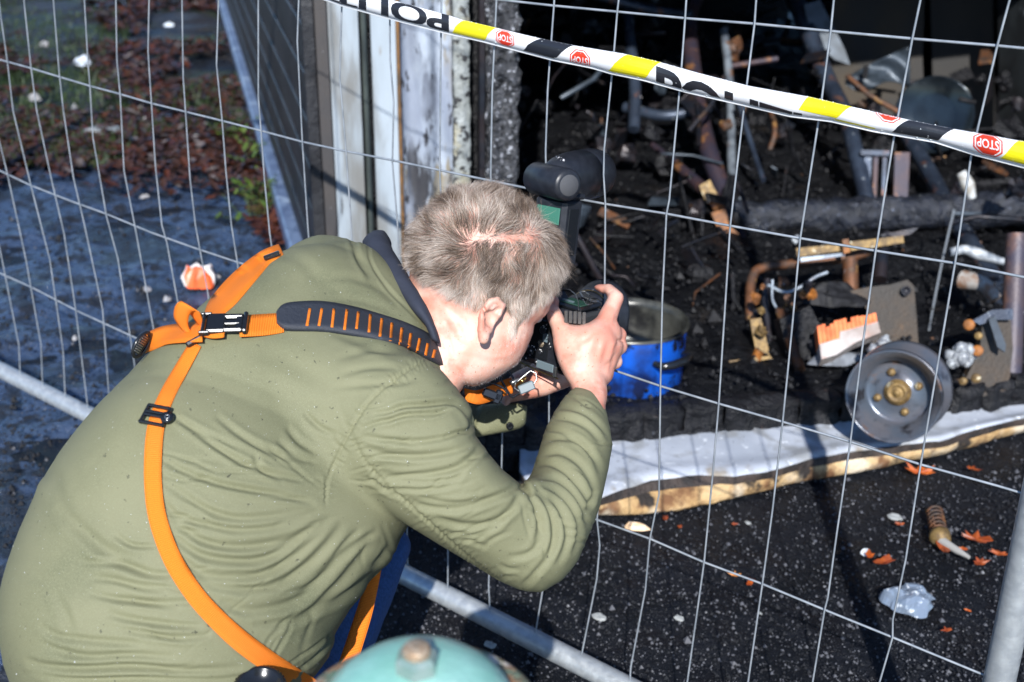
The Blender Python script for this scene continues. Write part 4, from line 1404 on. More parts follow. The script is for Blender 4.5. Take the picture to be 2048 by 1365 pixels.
# upper rear corner: lug, dial, silver rest
def topf(px, py, lift=0.): return on_plane(px, py, K(0, .050 + lift, .05), KU)
lug = [topf(x, y, .003) for x, y in ((1160, 585), (1170, 583), (1179, 590), (1176, 598), (1166, 594), (1160, 585))]
MB().tube(lug, .0011, 6).build("strap_lug", M_chrome, dslr)
MB().tube([topf(x, y, .002) for x, y in ((1166, 600), (1172, 607), (1176, 600))], .0010, 6).build("lug_plate", M_chrome, dslr)
tw2 = MB()
for k in range(9): tw2.box(topf(1127 + k * 2.4, 600.5 + k * .7, .001), KO * .0022, KU * .0022, KR * .0005)
tw2.build("rear_dial", M_gray, dslr)
MB().tube([topf(x, y, .0015) for x, y in ((1120, 578), (1140, 580), (1152, 590), (1157, 605), (1157, 620))], .0008, 6).build("body_crease", M_chrome, dslr)
M_sil = mat("satin_silver", (.11, .105, .10), .3, .5)
hh_ = MB()
for k in range(5):
    c_ = P(1132 + k * 9, 634 + k * .8, 1.655)
    hh_.box(c_, WM.T @ np.array([.0024, 0, 0.]), WM.T @ np.array([0., .0085, .003]), WM.T @ np.array([0, 0, .002]), .0006)
hh_.build("grip_insert", M_sil, dslr)
cd_ = MB().box(K(-.016, -.050, .055), KO * .012, KU * .004, KR * .014, .002)
cd_.build("card_door", M_black, dslr)
# lens
LC = (0, -.004, -.006)
def KL(a): return K(a, LC[1], LC[2])
MB().lathe(KL(.028), KO, [(0, .030), (.006, .034), (.014, .034), (.016, .032), (.030, .032), (.032, .035), (.050, .036), (.052, .0385), (.070, .039), (.072, .041), (.080, .042), (.084, .038), (.084, .001)], 48).build("lens_barrel", M_black, dslr)
fr = MB()
for k in range(60):
    a = 2 * math.pi * k / 60
    rr = math.cos(a) * KU + math.sin(a) * KR; t2 = -math.sin(a) * KU + math.cos(a) * KR
    fr.box(KL(.028 + .061) + rr * .0392, rr * .0010, t2 * .0013, KO * .0065)
    fr.box(KL(.028 + .041) + rr * .0362, rr * .0008, t2 * .0012, KO * .0055)
fr.build("lens_grip_ring", M_rubber, dslr)
MB().lathe(KL(.106), KO, [(0, .0428), (.0008, .0434), (.0016, .0428)], 64).build("gold_ring", M_brass, dslr)
# petal hood
N_ = 72; rows = []
for i in range(7):
    row = []
    for k in range(N_ + 1):
        a = 2 * math.pi * k / N_
        Lh = .026 + .016 * (0.5 + .5 * math.cos(2 * a)) ** .7
        f_ = i / 6
        row.append(KL(.108) + KO * Lh * f_ + (math.cos(a) * KU + math.sin(a) * KR) * (.043 + .011 * f_))
    rows.append(row)
MB().sheet(rows, .0022).build("lens_hood", M_black, dslr)
MB().lathe(KL(.098), KO, [(0, .037), (.004, .030), (.006, .018), (.0065, .001)], 32).build("front_element", M_blackg, dslr)

# ------------------------------------------------------------------ flash unit on top
flash = empty("flash_unit", P(1118, 560, 1.74), "black round-headed flash mounted on top of the held camera", "camera flash")
FB = P(1112, 462, 1.725)
fu = np.array([.10, -.95, -.22]); fu /= np.linalg.norm(fu)
fo = co - fu * (co @ fu); fo /= np.linalg.norm(fo); fr_ = np.cross(fo, fu)
FO, FU, FR = WM.T @ fo, WM.T @ fu, WM.T @ fr_
mb = MB().box(FB, FO * .022, FU * .050, FR * .029, .006)
mb.box(FB + FU * .053, FO * .023, FU * .004, FR * .031, .003)
mb.box(FB - FU * .060, FO * .012, FU * .012, FR * .012, .002)
mb.build("flash_body", M_black, flash)
mb = MB().box(FB + FU * .060, FO * .016, FU * .007, FR * .022, .004)
mb.build("flash_neck", M_blackg, flash)
MB().box(FB + FU * .024 - FO * .0222, FR * .021, FU * .012, FO * .001, .0005).build("flash_screen", M_lcd2, flash)
MB().box(FB + FU * .002 + FR * .0292, FO * .011, FU * .034, FR * .0006, .0004).build("battery_door", M_blackg, flash)
h0 = P(1072, 356, 1.735); h1 = P(1136, 371, 1.655)
hx_ = h1 - h0; hl_ = np.linalg.norm(hx_); hx_ /= hl_
MB().lathe(h0, hx_, [(-.001, .001), (-.001, .017), (.001, .0215), (.004, .0235), (hl_ - .008, .0235), (hl_ - .007, .0225), (hl_ - .002, .0225), (hl_ + .001, .0205), (hl_ + .003, .015), (hl_ + .003, .001)], 40).build("hinge_barrel", M_black, flash)
MB().lathe(h1 + hx_ * .0032, hx_, [(0, .0150), (.0006, .0146), (.0006, .0001)], 32).build("hinge_cap", mat("grey_rubber_cap", (.06, .062, .068), .8, bump=.5, bscale=1800), flash)
a0 = P(1118, 356, 1.715); a1 = P(1188, 347, 1.83)
hd_ = a1 - a0; L0 = np.linalg.norm(hd_); hd_ /= L0
MB().lathe(a0, hd_, [(-.022, .001), (-.022, .012), (-.018, .020), (-.006, .0275), (.012, .032), (.04, .0355), (L0 * .6, .0375), (L0 * .6 + .0008, .0368), (L0 * .6 + .002, .0375), (L0 * .92, .038), (L0, .037), (L0 + .006, .033), (L0 + .009, .026), (L0 + .010, .001)], 56).build("flash_head", M_black, flash)


def font_mesh(txt, thick=0.):
    cu_ = bpy.data.curves.new("txt", 'FONT'); cu_.body = txt; cu_.size = 1.; cu_.offset = thick; cu_.resolution_u = 4
    o = bpy.data.objects.new("txt", cu_); COL.objects.link(o)
    dg = bpy.context.evaluated_depsgraph_get()
    me = bpy.data.meshes.new_from_object(o.evaluated_get(dg))
    bpy.data.objects.remove(o); bpy.data.curves.remove(cu_)
    return me


me = font_mesh("V1s", .015)
tv = np.array([v.co[:] for v in me.vertices]); tf = [tuple(p.vertices) for p in me.polygons]
tx = tv[:, 0] / tv[:, 0].max(); ty = tv[:, 1] / .7
# wrapped on the head barrel near its upper left
M_fh = [Vector(v) for v in []]
fh = bpy.data.objects["flash_head"].data
fbvh = BVHTree.FromPolygons([v.co.copy() for v in fh.vertices], [tuple(p.vertices) for p in fh.polygons])
o3 = []
for x, y in zip(tx, ty):
    px = 1111 + 18 * x + 1.0 * y; py = 317.5 + 5.5 * x - 5.5 * y
    d_ = Vector(ray(px, py)); d_.normalize()
    hit, nr, _, _ = fbvh.ray_cast(Vector(C0), d_)
    o3.append(hit - d_ * .0004 if hit else Vector(P(px, py, 1.69)))
meshobj("model_lettering", [tuple(v) for v in o3], tf, M_white, flash, smooth=False)

# ------------------------------------------------------------------ fence panel
fence = empty("fence_panel", (-1.0, 0, .03), "galvanised temporary mesh fence panel with tubular frame in front of the burnt shed", "fence")
VW = [  # vertical wires: picture points from top to bottom
    [(2018, 0), (1995, 92), (1942, 315), (1910, 527), (1880, 700), (1842, 928), (1812, 1120), (1786, 1240), (1785, 1275), (1760, 1365)],
    [(1840, 0), (1825, 78), (1785, 290), (1751, 502), (1725, 700), (1700, 884), (1675, 1060), (1656, 1195), (1649, 1220), (1625, 1365)],
    [(1668, 0), (1662, 63), (1640, 220), (1600, 477), (1585, 650), (1565, 844), (1545, 1020), (1524, 1168), (1497, 1365)],
    [(1511, 0), (1509, 48), (1490, 200), (1460, 452), (1448, 650), (1438, 808), (1425, 950), (1408, 1125), (1375, 1365)],
    [(1373, 0), (1370, 37), (1362, 150), (1338, 400), (1333, 428), (1325, 600), (1322, 773), (1318, 990), (1300, 1078), (1290, 1180), (1262, 1335)],
    [(1237, 0), (1235, 24), (1226, 130), (1208, 300), (1207, 350), (1210, 408), (1209, 640), (1204, 900), (1194, 1040), (1200, 1091), (1194, 1158), (1164, 1297)],
    [(1109, 0), (1108, 12), (1095, 180), (1091, 300), (1093, 385), (1098, 650), (1098, 950), (1094, 1130), (1071, 1254)],
    [(993, 0), (985, 180), (981, 350), (996, 620), (1005, 860), (1003, 980), (980, 1100), (977, 1170), (980, 1209)],
    [(883, 0), (881, 154), (880, 340), (890, 600), (897, 900), (895, 1165)],
    [(780, 0), (781, 120), (787, 205), (785, 325), (797, 467), (810, 800), (815, 1120)],
    [(684, 0), (680, 154), (687, 240), (692, 301), (703, 455), (722, 800), (735, 1090)],
    [(597, 0), (594, 82), (605, 284), (616, 455), (645, 800), (655, 1050)],
    [(517, 0), (517, 192), (522, 263), (529, 359), (539, 467), (550, 540), (572, 780), (580, 1010)],
    [(437, 0), (433, 130), (444, 239), (452, 342), (463, 450), (475, 525), (502, 760), (512, 980)],
    [(364, 0), (366, 154), (371, 226), (380, 359), (391, 450), (416, 587), (440, 760), (450, 955)],
    [(298, 0), (296, 103), (303, 207), (311, 332), (324, 450), (334, 487), (359, 622), (382, 780), (392, 928)],
    [(232, 0), (234, 120), (240, 190), (248, 342), (271, 458), (307, 657), (325, 780), (337, 903)],
    [(169, 0), (176, 127), (180, 174), (186, 274), (213, 434), (236, 518), (268, 720), (285, 880)],
    [(107, 0), (118, 144), (127, 222), (147, 356), (168, 445), (205, 619), (217, 776), (225, 853)],
    [(48, 0), (62, 137), (74, 222), (103, 359), (128, 467), (151, 619), (173, 792), (176, 830)],
    [(-8, -60), (0, 20), (15, 123), (26, 222), (60, 363), (100, 520), (126, 700), (130, 808)],
    [(-40, 0), (-28, 110), (-14, 230), (14, 345), (52, 520), (82, 690), (84, 787)],
    [(-90, 0), (-78, 95), (-45, 300), (0, 500), (38, 690), (40, 765)],
    [(-140, 0), (-126, 82), (-95, 300), (-50, 500), (-8, 680), (-4, 742)],
]
HW = [
    [(850, -22), (1000, 0), (1108, 12), (1235, 24), (1370, 37), (1509, 48), (1662, 63), (1825, 78), (1995, 92), (2100, 102)],
    [(-130, 82), (0, 120), (62, 137), (118, 154), (178, 172), (238, 188), (302, 207), (371, 224), (444, 242), (522, 262), (604, 284), (692, 303), (785, 321), (880, 341), (982, 362), (1093, 385), (1165, 400), (1208, 408), (1333, 428),
     (1460, 452), (1600, 477), (1751, 502), (1910, 527), (2048, 555), (2110, 566)],
    [(-100, 308), (0, 342), (61, 371), (140, 402), (212, 428), (301, 465), (385, 495), (475, 525), (560, 552), (700, 592), (850, 636), (1000, 678), (1110, 706), (1213, 736), (1322, 773), (1438, 808), (1565, 844), (1700, 884), (1843, 930), (1998, 973), (2038, 985)],
    [(-60, 520), (63, 575), (160, 625), (271, 676), (400, 728), (560, 795), (750, 868), (900, 928), (1060, 990), (1194, 1040), (1300, 1078), (1408, 1125), (1524, 1168), (1649, 1220), (1785, 1275), (1923, 1332), (1962, 1348)],
]
for w_ in VW:
    pts = [YP(x, y, -.003) for x, y in w_]
    top = pts[0].copy(); d0_ = pts[0] - pts[1]; d0_ /= np.linalg.norm(d0_)
    pts = [np.array([top[0] + .004 * math.sin(w_[0][0]), -.003, 1.98]), np.array([top[0], -.003, 1.72])] + [p + np.array([rng.normal(0, .0004), 0, 0]) for p in pts]
    if w_[-1][1] >= 1330:
        pts.append(np.array([pts[-1][0], -.003, .09]))
    pts[-1] = np.array([pts[-1][0], -.003, max(pts[-1][2] - .012, .075)])
    ow = MB().tube(pts, .0014, 6).build("wire", M_wire, fence, fix=False)
xr = .745
for k_, w_ in enumerate(HW):
    pts = [YP(x, y, .0015) for x, y in w_]
    pts = [np.array([-2.7, .0015, pts[0][2] + .02])] + pts
    if pts[-1][0] < xr: pts.append(np.array([xr, .0015, pts[-1][2]]))
    else:
        pts = [p for p in pts if p[0] < xr - .02] + [np.array([xr, .0015, pts[-1][2]])]
    MB().tube(pts, .0018, 6).build("wire", M_wire, fence, fix=False)
for z in (1.44, 1.71):
    MB().tube([(-2.7, .0015, z), (-1, .0015, z - .004), (xr, .0015, z)], .0018, 6).build("wire", M_wire, fence, fix=False)
for i in range(7):
    xx = -1.95 - .1 * i
    MB().tube([(xx, -.003, 1.98), (xx + .004, -.003, 1.2), (xx, -.003, .12)], .0014, 6).build("wire", M_wire, fence, fix=False)
ta1 = YP(0, 740, 0); tb1 = YP(1230, 1363, 0)
td = (tb1 - ta1) / (tb1[0] - ta1[0])
pa = ta1 + td * (-2.72 - ta1[0]); pb = ta1 + td * (xr - ta1[0])
MB().tube([pa, pb], .0195, 20).build("bottom_rail", M_galv, fence)
MB().tube([(-2.72, 0, 2.0), (xr, 0, 2.0)], .0195, 16).build("top_rail", M_galv, fence)
pr0, pr1 = YP(2078, 985, 0), YP(1998, 1365, 0)
dirp = (pr0 - pr1) / (pr0[2] - pr1[2])
MB().tube([pr1 + dirp * (.05 - pr1[2]), pr1 + dirp * (2.0 - pr1[2])], .0205, 24).build("post", M_galv, fence)
MB().tube([(-2.72, 0, .05), (-2.72, 0, 2.0)], .0205, 16).build("post", M_galv, fence)
M_conc = mat("concrete", (.32, .31, .29), .9, var=(.24, .235, .22), vscale=15, bump=.6, bscale=120)
# ------------------------------------------------------------------ police tape
UP = [(250, -150), (600, -45), (700, -22), (760, -6), (839, 15), (898, 31), (928, 41), (993, 56), (1079, 77), (1147, 91), (1250, 108), (1322, 125), (1404, 148), (1498, 172), (1615, 193), (1701, 213), (1818, 240), (1908, 258), (2048, 283), (2160, 306), (2420, 366)]
LO = [(250, -118), (600, -18), (651, -2), (682, 9), (792, 39), (887, 63), (970, 82), (1041, 101), (1106, 118), (1182, 133), (1223, 145), (1287, 158), (1373, 182), (1482, 207), (1580, 230), (1662, 240), (1748, 260), (1869, 281), (1951, 307), (2048, 332), (2160, 360), (2420, 430)]
UPa, LOa = np.array(UP, float), np.array(LO, float)


def tape_pt(x, t, off=0.):
    """x: picture column along the tape, t: -1 (top fold) .. 1 (bottom fold)"""
    yu = np.interp(x, UPa[:, 0], UPa[:, 1]); yl = np.interp(x, LOa[:, 0], LOa[:, 1])
    th = t * math.pi / 2 * .92
    s_ = math.sin(th) / math.sin(math.pi / 2 * .92)
    y = (yu + yl) / 2 + (yl - yu) / 2 * s_
    half = (yl - yu) / 2 / F * 1.7
    base = -.016 + .004 * math.sin(x / 70.) + .002 * math.sin(x / 23.)
    bulge = math.cos(th) * half * .75
    return YP(x, y, base - bulge - off)


M_tapew = mat("tape_white", (.78, .79, .80), .28, spec=.5, sss=0., bump=.15, bscale=60)
M_tapey = mat("tape_yellow", (.82, .72, .015), .28, bump=.15, bscale=60)
M_tapek = mat("tape_black", (.02, .022, .028), .3, bump=.15, bscale=60)
M_taper = mat("tape_red", (.72, .045, .02), .3, bump=.15, bscale=60)
tape = empty("barrier_tape", YP(1300, 150, -.02), "white, yellow and black police tape with red STOP signs strung across the fence", "barrier tape")
xs_ = np.arange(250, 2420, 9)
front = [[tape_pt(x, t) for t in np.linspace(-1, 1, 13)] for x in xs_]
# back layer of the rolled tape closes it behind
mb = MB().sheet(front, .0003)
mb.build("tape_film", M_tapew, tape)
back = []
for x in xs_:
    a = tape_pt(x, -1); b = tape_pt(x, 1)
    back.append([a + (b - a) * f_ + np.array([0, .004 * math.sin(f_ * math.pi), -.003 * f_]) for f_ in np.linspace(0, 1.0, 5)])
MB().sheet(back, .0003).build("tape_film", M_tapew, tape)


def lay_flat(name, verts, faces, mt, off=.0006, dx=12.):
    """verts in (picture column, t) flattened print -> cut, clipped and wrapped on the tape"""
    bm = bmesh.new()
    vs = [bm.verts.new((x, t * 20, 0)) for x, t in verts]
    for f_ in faces:
        try: bm.faces.new([vs[i] for i in f_])
        except ValueError: pass
    def cut(co_, no_, clear=False):
        ge = bm.verts[:] + bm.edges[:] + bm.faces[:]
        bmesh.ops.bisect_plane(bm, geom=ge, plane_co=co_, plane_no=no_, clear_outer=clear)
    cut((0, 19.6, 0), (0, 1, 0), True); cut((0, -19.6, 0), (0, -1, 0), True)
    for t in np.arange(-16, 17, 4): cut((0, t, 0), (0, 1, 0))
    if not bm.faces: bm.free(); return None
    lo = min(v.co.x for v in bm.verts); hi = max(v.co.x for v in bm.verts)
    for x in np.arange(lo + dx, hi, dx): cut((x, 0, 0), (1, 0, 0))
    for v in bm.verts: v.co = Vector(tape_pt(v.co.x, v.co.y / 20, off))
    me_ = bpy.data.meshes.new(name); bm.to_mesh(me_); bm.free()
    me_.materials.append(mt)
    o = bpy.data.objects.new(name, me_); link(o, tape)
    return o


def tape_poly(name, poly, mt, off=.0006):
    tri = tessellate_polygon([[Vector((x, t * 20, 0)) for x, t in poly]])
    return lay_flat(name, poly, [tuple(t) for t in tri], mt, off)


def tape_text(name, txt, x0, x1, tfun, ht, mt, flip=False, thick=.02, off=.0006, shear=0.):
    me_ = font_mesh(txt, thick)
    v = np.array([q.co[:2] for q in me_.vertices]); f_ = [tuple(p.vertices) for p in me_.polygons]
    a, b = v[:, 0].min(), v[:, 0].max(); hgt = .72
    out = []
    for x, y in v:
        u = (x - a) / (b - a); w = y / hgt
        if flip: px = x1 - u * (x1 - x0); t = tfun(px) - (1 - w) * ht
        else: px = x0 + u * (x1 - x0); t = tfun(px) + (1 - w) * ht
        out.append((px, t))
    par = list(range(len(out)))
    def fd(i):
        while par[i] != i: par[i] = par[par[i]]; i = par[i]
        return i
    if name == "police_print":
        for q in f_:
            for i in q[1:]: par[fd(i)] = fd(q[0])
        for r_ in sorted({fd(q[0]) for q in f_}):
            fs = [q for q in f_ if fd(q[0]) == r_]
            ids = sorted({i for q in fs for i in q}); mp = {i: j for j, i in enumerate(ids)}
            lay_flat(name, [out[i] for i in ids], [tuple(mp[i] for i in q) for q in fs], mt, off)
        return
    return lay_flat(name, out, f_, mt, off)


tape_poly("stripe", [(903, 1), (910, .1), (930, -1), (995, -1), (975, .1), (968, 1)], M_tapey)
tape_poly("stripe", [(1044, 1), (1055, .1), (1085, -1), (1150, -1), (1122, .1), (1106, 1)], M_tapek)
tape_poly("stripe", [(1213, 1), (1228, .1), (1258, -1), (1324, -1), (1300, .1), (1287, 1)], M_tapey)
tape_poly("stripe", [(1597, .3), (1619, -1), (1706, -1), (1672, .55)], M_tapey)
tape_poly("stripe", [(1662, 1), (1672, .62), (1752, .62), (1742, 1)], M_tapey)
tape_poly("stripe", [(1780, 1), (1795, .1), (1822, -1), (1912, -1), (1885, .1), (1872, 1)], M_tapek)
tape_poly("stripe", [(2000, .75), (2040, -1), (2130, -1), (2092, .75)], M_tapey)


def stop_sign(cx, ct, rx, rt, flip):
    oc = lambda k_, o_: [(cx + rx * k_ * math.cos(math.pi / 8 + i * math.pi / 4), ct + rt * k_ * math.sin(math.pi / 8 + i * math.pi / 4)) for i in range(8)]
    a, b = oc(1, 0), oc(.90, 0)
    lay_flat("sign_border", a + b, [(i, (i + 1) % 8, (i + 1) % 8 + 8, i + 8) for i in range(8)], M_taper)
    tape_poly("sign_face", oc(.80, 0), M_taper)
    tape_text("sign_lettering", "STOP", cx - rx * .68, cx + rx * .68, (lambda x: ct + rt * .30) if flip else (lambda x: ct - rt * .30), rt * .6, M_tapew, flip, .012, .0010)


stop_sign(1010, .05, 20, .92, True)
stop_sign(1160, .45, 22, .98, True)
stop_sign(1776, -1.02, 27, 1.0, True)
stop_sign(1976, -.10, 32, 1.0, True)
tape_text("police_print", "POLITI", 1312, 1604, lambda x: -.42 + (x - 1312) / 292 * 1.0, 2.6, M_tapek, False, .035)
tape_text("police_print", "POLITI", 640, 898, lambda x: .88 + (898 - x) / 258 * .1, 1.75, M_tapek, True, .035)
dr = MB()
for _ in range(420):
    x = rng.uniform(660, 2080)
    t = rng.choice([rng.uniform(-1, 1), rng.normal(-.95, .05), rng.normal(.97, .04)])
    p_ = tape_pt(x, float(np.clip(t, -1, 1)), .0003)
    s_ = .0005 * rng.lognormal(0, .35)
    if t > .93 and rng.random() < .25: s_ *= 2.2
    dr.add([p_ + np.array(v) * s_ for v in oct_v], oct_f, True)
tag(dr.build("water_beads", M_drop, tape, fix=False), kind="stuff")

# ------------------------------------------------------------------ ground
SA = np.array([-.5, .5, 0.]); SE = np.array([.68, .733, 0.]); SE /= np.linalg.norm(SE); SN = np.array([-SE[1], SE[0], 0.])


def S(u, v, z): return SA + SE * u + SN * v + np.array([0, 0, z])


def SV(px, py, v):
    d = ray(px, py); k = (v - (C0 - SA) @ SN) / (d @ SN)
    return C0 + d * k


def suv(p): return float((p - SA) @ SE), float((p - SA) @ SN)


M_asph = mat("wet_asphalt", (.0065, .0075, .0105), .40, spec=.28, var=(.011, .0125, .0165), vscale=140,
             layers=(((.010, .010, .012), 9, .56, .05, .22), ((.045, .045, .048), 330, .68, .03), ((.008, .009, .011), 3.0, .55, .06, .14)),
             bumps=((330, .9, .004), (70, .7, .006), (9, .4, .02)))
M_path = mat("wet_gravel_path", (.034, .056, .108), .20, spec=.9, var=(.050, .076, .135), vscale=40,  # blue of the reflected sky is tinted into the gravel colour
             layers=(((.008, .011, .018), 16, .54, .05, .5), ((.02, .025, .034), 4, .56, .05, .12)),
             bumps=((240, .5, .004), (30, .8, .015), (8, .4, .03)))
M_soil = mat("wet_soil", (.014, .011, .010), .4, var=(.025, .019, .014), vscale=9, layers=(((.02, .032, .010), 1.6, .55, .07), ((.05, .05, .05), 60, .66, .03)),
             bumps=((90, 1., .02), (18, 1., .05)))


def sheet_ground(name, X, Y, zf, m_, kind="structure", keep=None):
    gx_, gy_ = np.meshgrid(X, Y, indexing='ij')
    v = np.stack([gx_.ravel(), gy_.ravel(), np.zeros(gx_.size)], 1)
    v[:, 2] = zf(v)
    a = np.arange(gx_.size).reshape(gx_.shape)
    f = np.stack([a[:-1, :-1], a[1:, :-1], a[1:, 1:], a[:-1, 1:]], -1).reshape(-1, 4)
    if keep is not None:
        c = v[f].mean(1); f = f[keep(c)]
    return tag(meshobj(name, v, f, m_), kind=kind)


def axisg(lo, a, b, hi, fine, n=14):
    return np.concatenate([lo + (a - lo) * (1 - np.linspace(1, 0, n, endpoint=False) ** 2) if lo < a else [], np.arange(a, b, fine), b + (hi - b) * np.linspace(0, 1, n) ** 2])


sheet_ground("ground", axisg(-60, -3.2, 1.6, 60, .02), axisg(-30, -1.2, 2.8, 60, .02),
             lambda v: np.where((np.abs(v[:, 0]) < 4) & (np.abs(v[:, 1]) < 4), noise3(v, 14, 1) * .004 + noise3(v, 45, 2) * .0025 + noise3(v, 3, 3) * .004, 0) - .006, M_asph)
# lighter wet path on the left of the shed, then soil with leaves beyond it
pA, pB = G(-200, 345), G(640, 352)
pd2 = (pB - pA)[:2] / np.linalg.norm((pB - pA)[:2]); pn2 = np.array([-pd2[1], pd2[0]])
def behind(c): return (c[:, :2] - pA[:2]) @ pn2
wp0, wp1 = G(580, 470), G(440, 0)
wd2 = (wp1 - wp0)[:2] / np.linalg.norm((wp1 - wp0)[:2]); wn2 = np.array([wd2[1], -wd2[0]])     # towards the shed side
sheet_ground("path", np.arange(-6.5, -.3, .035), np.arange(-1.6, 3.4, .035),
             lambda v: .004 + np.clip(noise3(v, 11, 21), -.2, 1) * .022 + noise3(v, 30, 22) * .008 + noise3(v, 2.2, 23) * .012, M_path,
             keep=lambda c: (behind(c) < .10 + .08 * noise3(c, 4, 24)) & (c[:, 0] + .35 * c[:, 1] < -.75 + .25 * noise3(c, 2.5, 25)) & (((c[:, :2] - wp0[:2]) @ wn2) < .15))
sheet_ground("soil", np.arange(-17, .6, .10), np.arange(-1.5, 16, .10),
             lambda v: .012 + noise3(v, 3, 26) * .03 + noise3(v, 9, 27) * .02, M_soil, keep=lambda c: behind(c) > .0 + .08 * noise3(c, 4, 24))


def vis_soil(n, py0=-40, py1=360, spill=0.):
    out = []
    while len(out) < n:
        px = rng.uniform(-60, 640); py = rng.uniform(py0, py1)
        g_ = G(px, py, .03)
        if ((g_[:2] - wp0[:2]) @ wn2) > -.02 or behind(g_[None])[0] < -spill * rng.random() ** 2: continue
        out.append((g_, px, py))
    return out


def leaf_geo(p, s, a, tilt, fold):
    """a small curled leaf with a lobed outline: 10 verts"""
    c, sn = math.cos(a), math.sin(a)
    o = [(-1, 0), (-.55, .42), (-.2, .30), (.1, .55), (.45, .30), (1, 0), (.45, -.30), (.1, -.55), (-.2, -.30), (-.55, -.42)]
    v = [(0, 0, .0)] + [(x, y, fold * abs(y) + tilt * x + fold * .4 * x * x) for x, y in o]
    vv = [p + s * np.array([x * c - y * sn, x * sn + y * c, z]) for x, y, z in v]
    return vv, [(0, i, i % 10 + 1) for i in range(1, 11)]


leafm = [mat("brown_leaf", (.028, .015, .012), .3, var=(.050, .024, .018), vscale=12), mat("rust_leaf", (.045, .014, .009), .35, var=(.075, .024, .012), vscale=14),
         mat("pale_leaf", (.08, .065, .06), .4, var=(.13, .11, .11), vscale=14)]
mbs = [MB(), MB(), MB()]
for g_, px, py in vis_soil(7000, py1=420, spill=.5):
    dn_s = noise3(np.array([g_]), 1.1, 51)[0] + .5 * noise3(np.array([g_]), 3.3, 52)[0]
    if dn_s + .35 * (px > 200) < -.05: continue
    k = rng.choice([0, 0, 0, 1, 2], p=[.3, .22, .2, .2, .08])
    vv, ff = leaf_geo(g_ + np.array([0, 0, rng.uniform(0, .02)]), rng.uniform(.018, .042) * (1 + max(0, 200 - py) / 250), rng.uniform(0, 6.3), rng.normal(0, .3), rng.uniform(.1, .7))
    mbs[k].add(vv, ff)
for k in range(3):
    tag(mbs[k].build(("brown_leaf_litter", "rusty_leaf_litter", "pale_leaf_litter")[k], leafm[k], fix=False),
        ("dark brown fallen leaves covering the soil behind the fence at upper left", "rust red fallen leaves scattered over the soil at upper left", "pale wet leaves lying among the brown ones at upper left")[k], "leaf litter", kind="stuff")
M_grass = mat("moss_green", (.016, .036, .009), .6, var=(.032, .058, .014), vscale=20)
gb = MB()
for g_, px, py in vis_soil(9000):
    q = noise3(np.array([g_]), .9, 61)[0] + .4 * noise3(np.array([g_]), 2.8, 62)[0] + .25 * (px < 260) - .15 * (py > 230)
    if q < .12: continue
    a = rng.uniform(0, 6.28); h_g = rng.uniform(.02, .05); w_g = .004
    dxy = np.array([math.cos(a), math.sin(a), 0])
    gb.add([g_ - dxy * w_g, g_ + dxy * w_g, g_ + np.array([rng.normal(0, .015), rng.normal(0, .015), h_g])], [(0, 1, 2)])
tag(gb.build("grass", M_grass, fix=False), "short mossy green grass growing through the leaf litter", "grass", kind="stuff")
# plants and leaves along the foot of the dark wall
M_weed = mat("weed_green", (.035, .075, .010), .5, var=(.08, .12, .018), vscale=30)
for wi, (px0, py0, cnt, lab) in enumerate([(478, 280, 34, "bushy green weed at the foot of the dark wall, farther one"), (512, 330, 26, "small green weed beside the pale wall rail"),
                                           (520, 400, 30, "yellow green weed growing among leaves by the pale rail"), (508, 435, 16, "lowest tiny yellow green weed by the dark wall")]):
    g0 = G(px0, py0, .02); w = MB()
    for _ in range(cnt):
        p_ = g0 + np.array([rng.normal(0, .06), rng.normal(0, .06), rng.uniform(.01, .10)])
        vv, ff = leaf_geo(p_, rng.uniform(.012, .026), rng.uniform(0, 6.3), rng.normal(0, .5), rng.uniform(-.5, .7))
        w.add(vv, ff); w.tube([g0 + (p_ - g0) * np.array([.4, .4, 0]), p_], .0012, 3, cap=False)
    tag(w.build("weed", M_weed, fix=False), lab, "weed", "weeds along the wall foot")
lb = MB()
for _ in range(330):
    t_s = rng.uniform(0, 1)
    px = 560 - 75 * t_s + rng.normal(0, 18) - 12; py = 480 - 230 * t_s + rng.normal(0, 8)
    g_ = G(px, py, .02)
    if ((g_[:2] - wp0[:2]) @ wn2) > -.03: continue
    vv, ff = leaf_geo(g_, rng.uniform(.015, .034), rng.uniform(0, 6.3), rng.normal(0, .3), rng.uniform(.1, .6)); lb.add(vv, ff)
tag(lb.build("leaf_drift", leafm[1], fix=False), "drift of rusty leaves collected along the pale wall rail", "leaf litter", kind="stuff")

# loose stones on the asphalt
stone_m = [mat("dark_grit", (.014, .015, .018), .7, spec=.15), mat("grey_grit", (.075, .077, .088), .6, spec=.3), mat("pale_grit", (.20, .20, .21), .6, spec=.3)]
sb = [MB(), MB(), MB()]
for _ in range(15000):
    px, py = rng.uniform(760, 2080), rng.uniform(840, 1400)
    g_ = G(px, py, .0)
    if ((g_ - SA) @ SN) > -.04: continue
    k = rng.choice(3, p=[.66, .315, .025]); s_ = .0021 * rng.lognormal(0, .45) * (.7 if k == 2 else 1)
    o = [np.array(v) * s_ * rng.uniform(.6, 1.2, 3) for v in oct_v]
    sb[k].add([g_ + q + np.array([0, 0, s_ * .2]) for q in o], oct_f)
for _ in range(5000):
    px, py = rng.uniform(-40, 620), rng.uniform(360, 1100)
    g_ = G(px, py, .02)
    if ((g_[:2] - wp0[:2]) @ wn2) > -.05: continue
    k = rng.choice(3, p=[.95, .045, .005]); s_ = .0030 * rng.lognormal(0, .5)
    o = [np.array(v) * s_ * rng.uniform(.6, 1.2, 3) for v in oct_v]
    sb[k].add([g_ + q for q in o], oct_f)
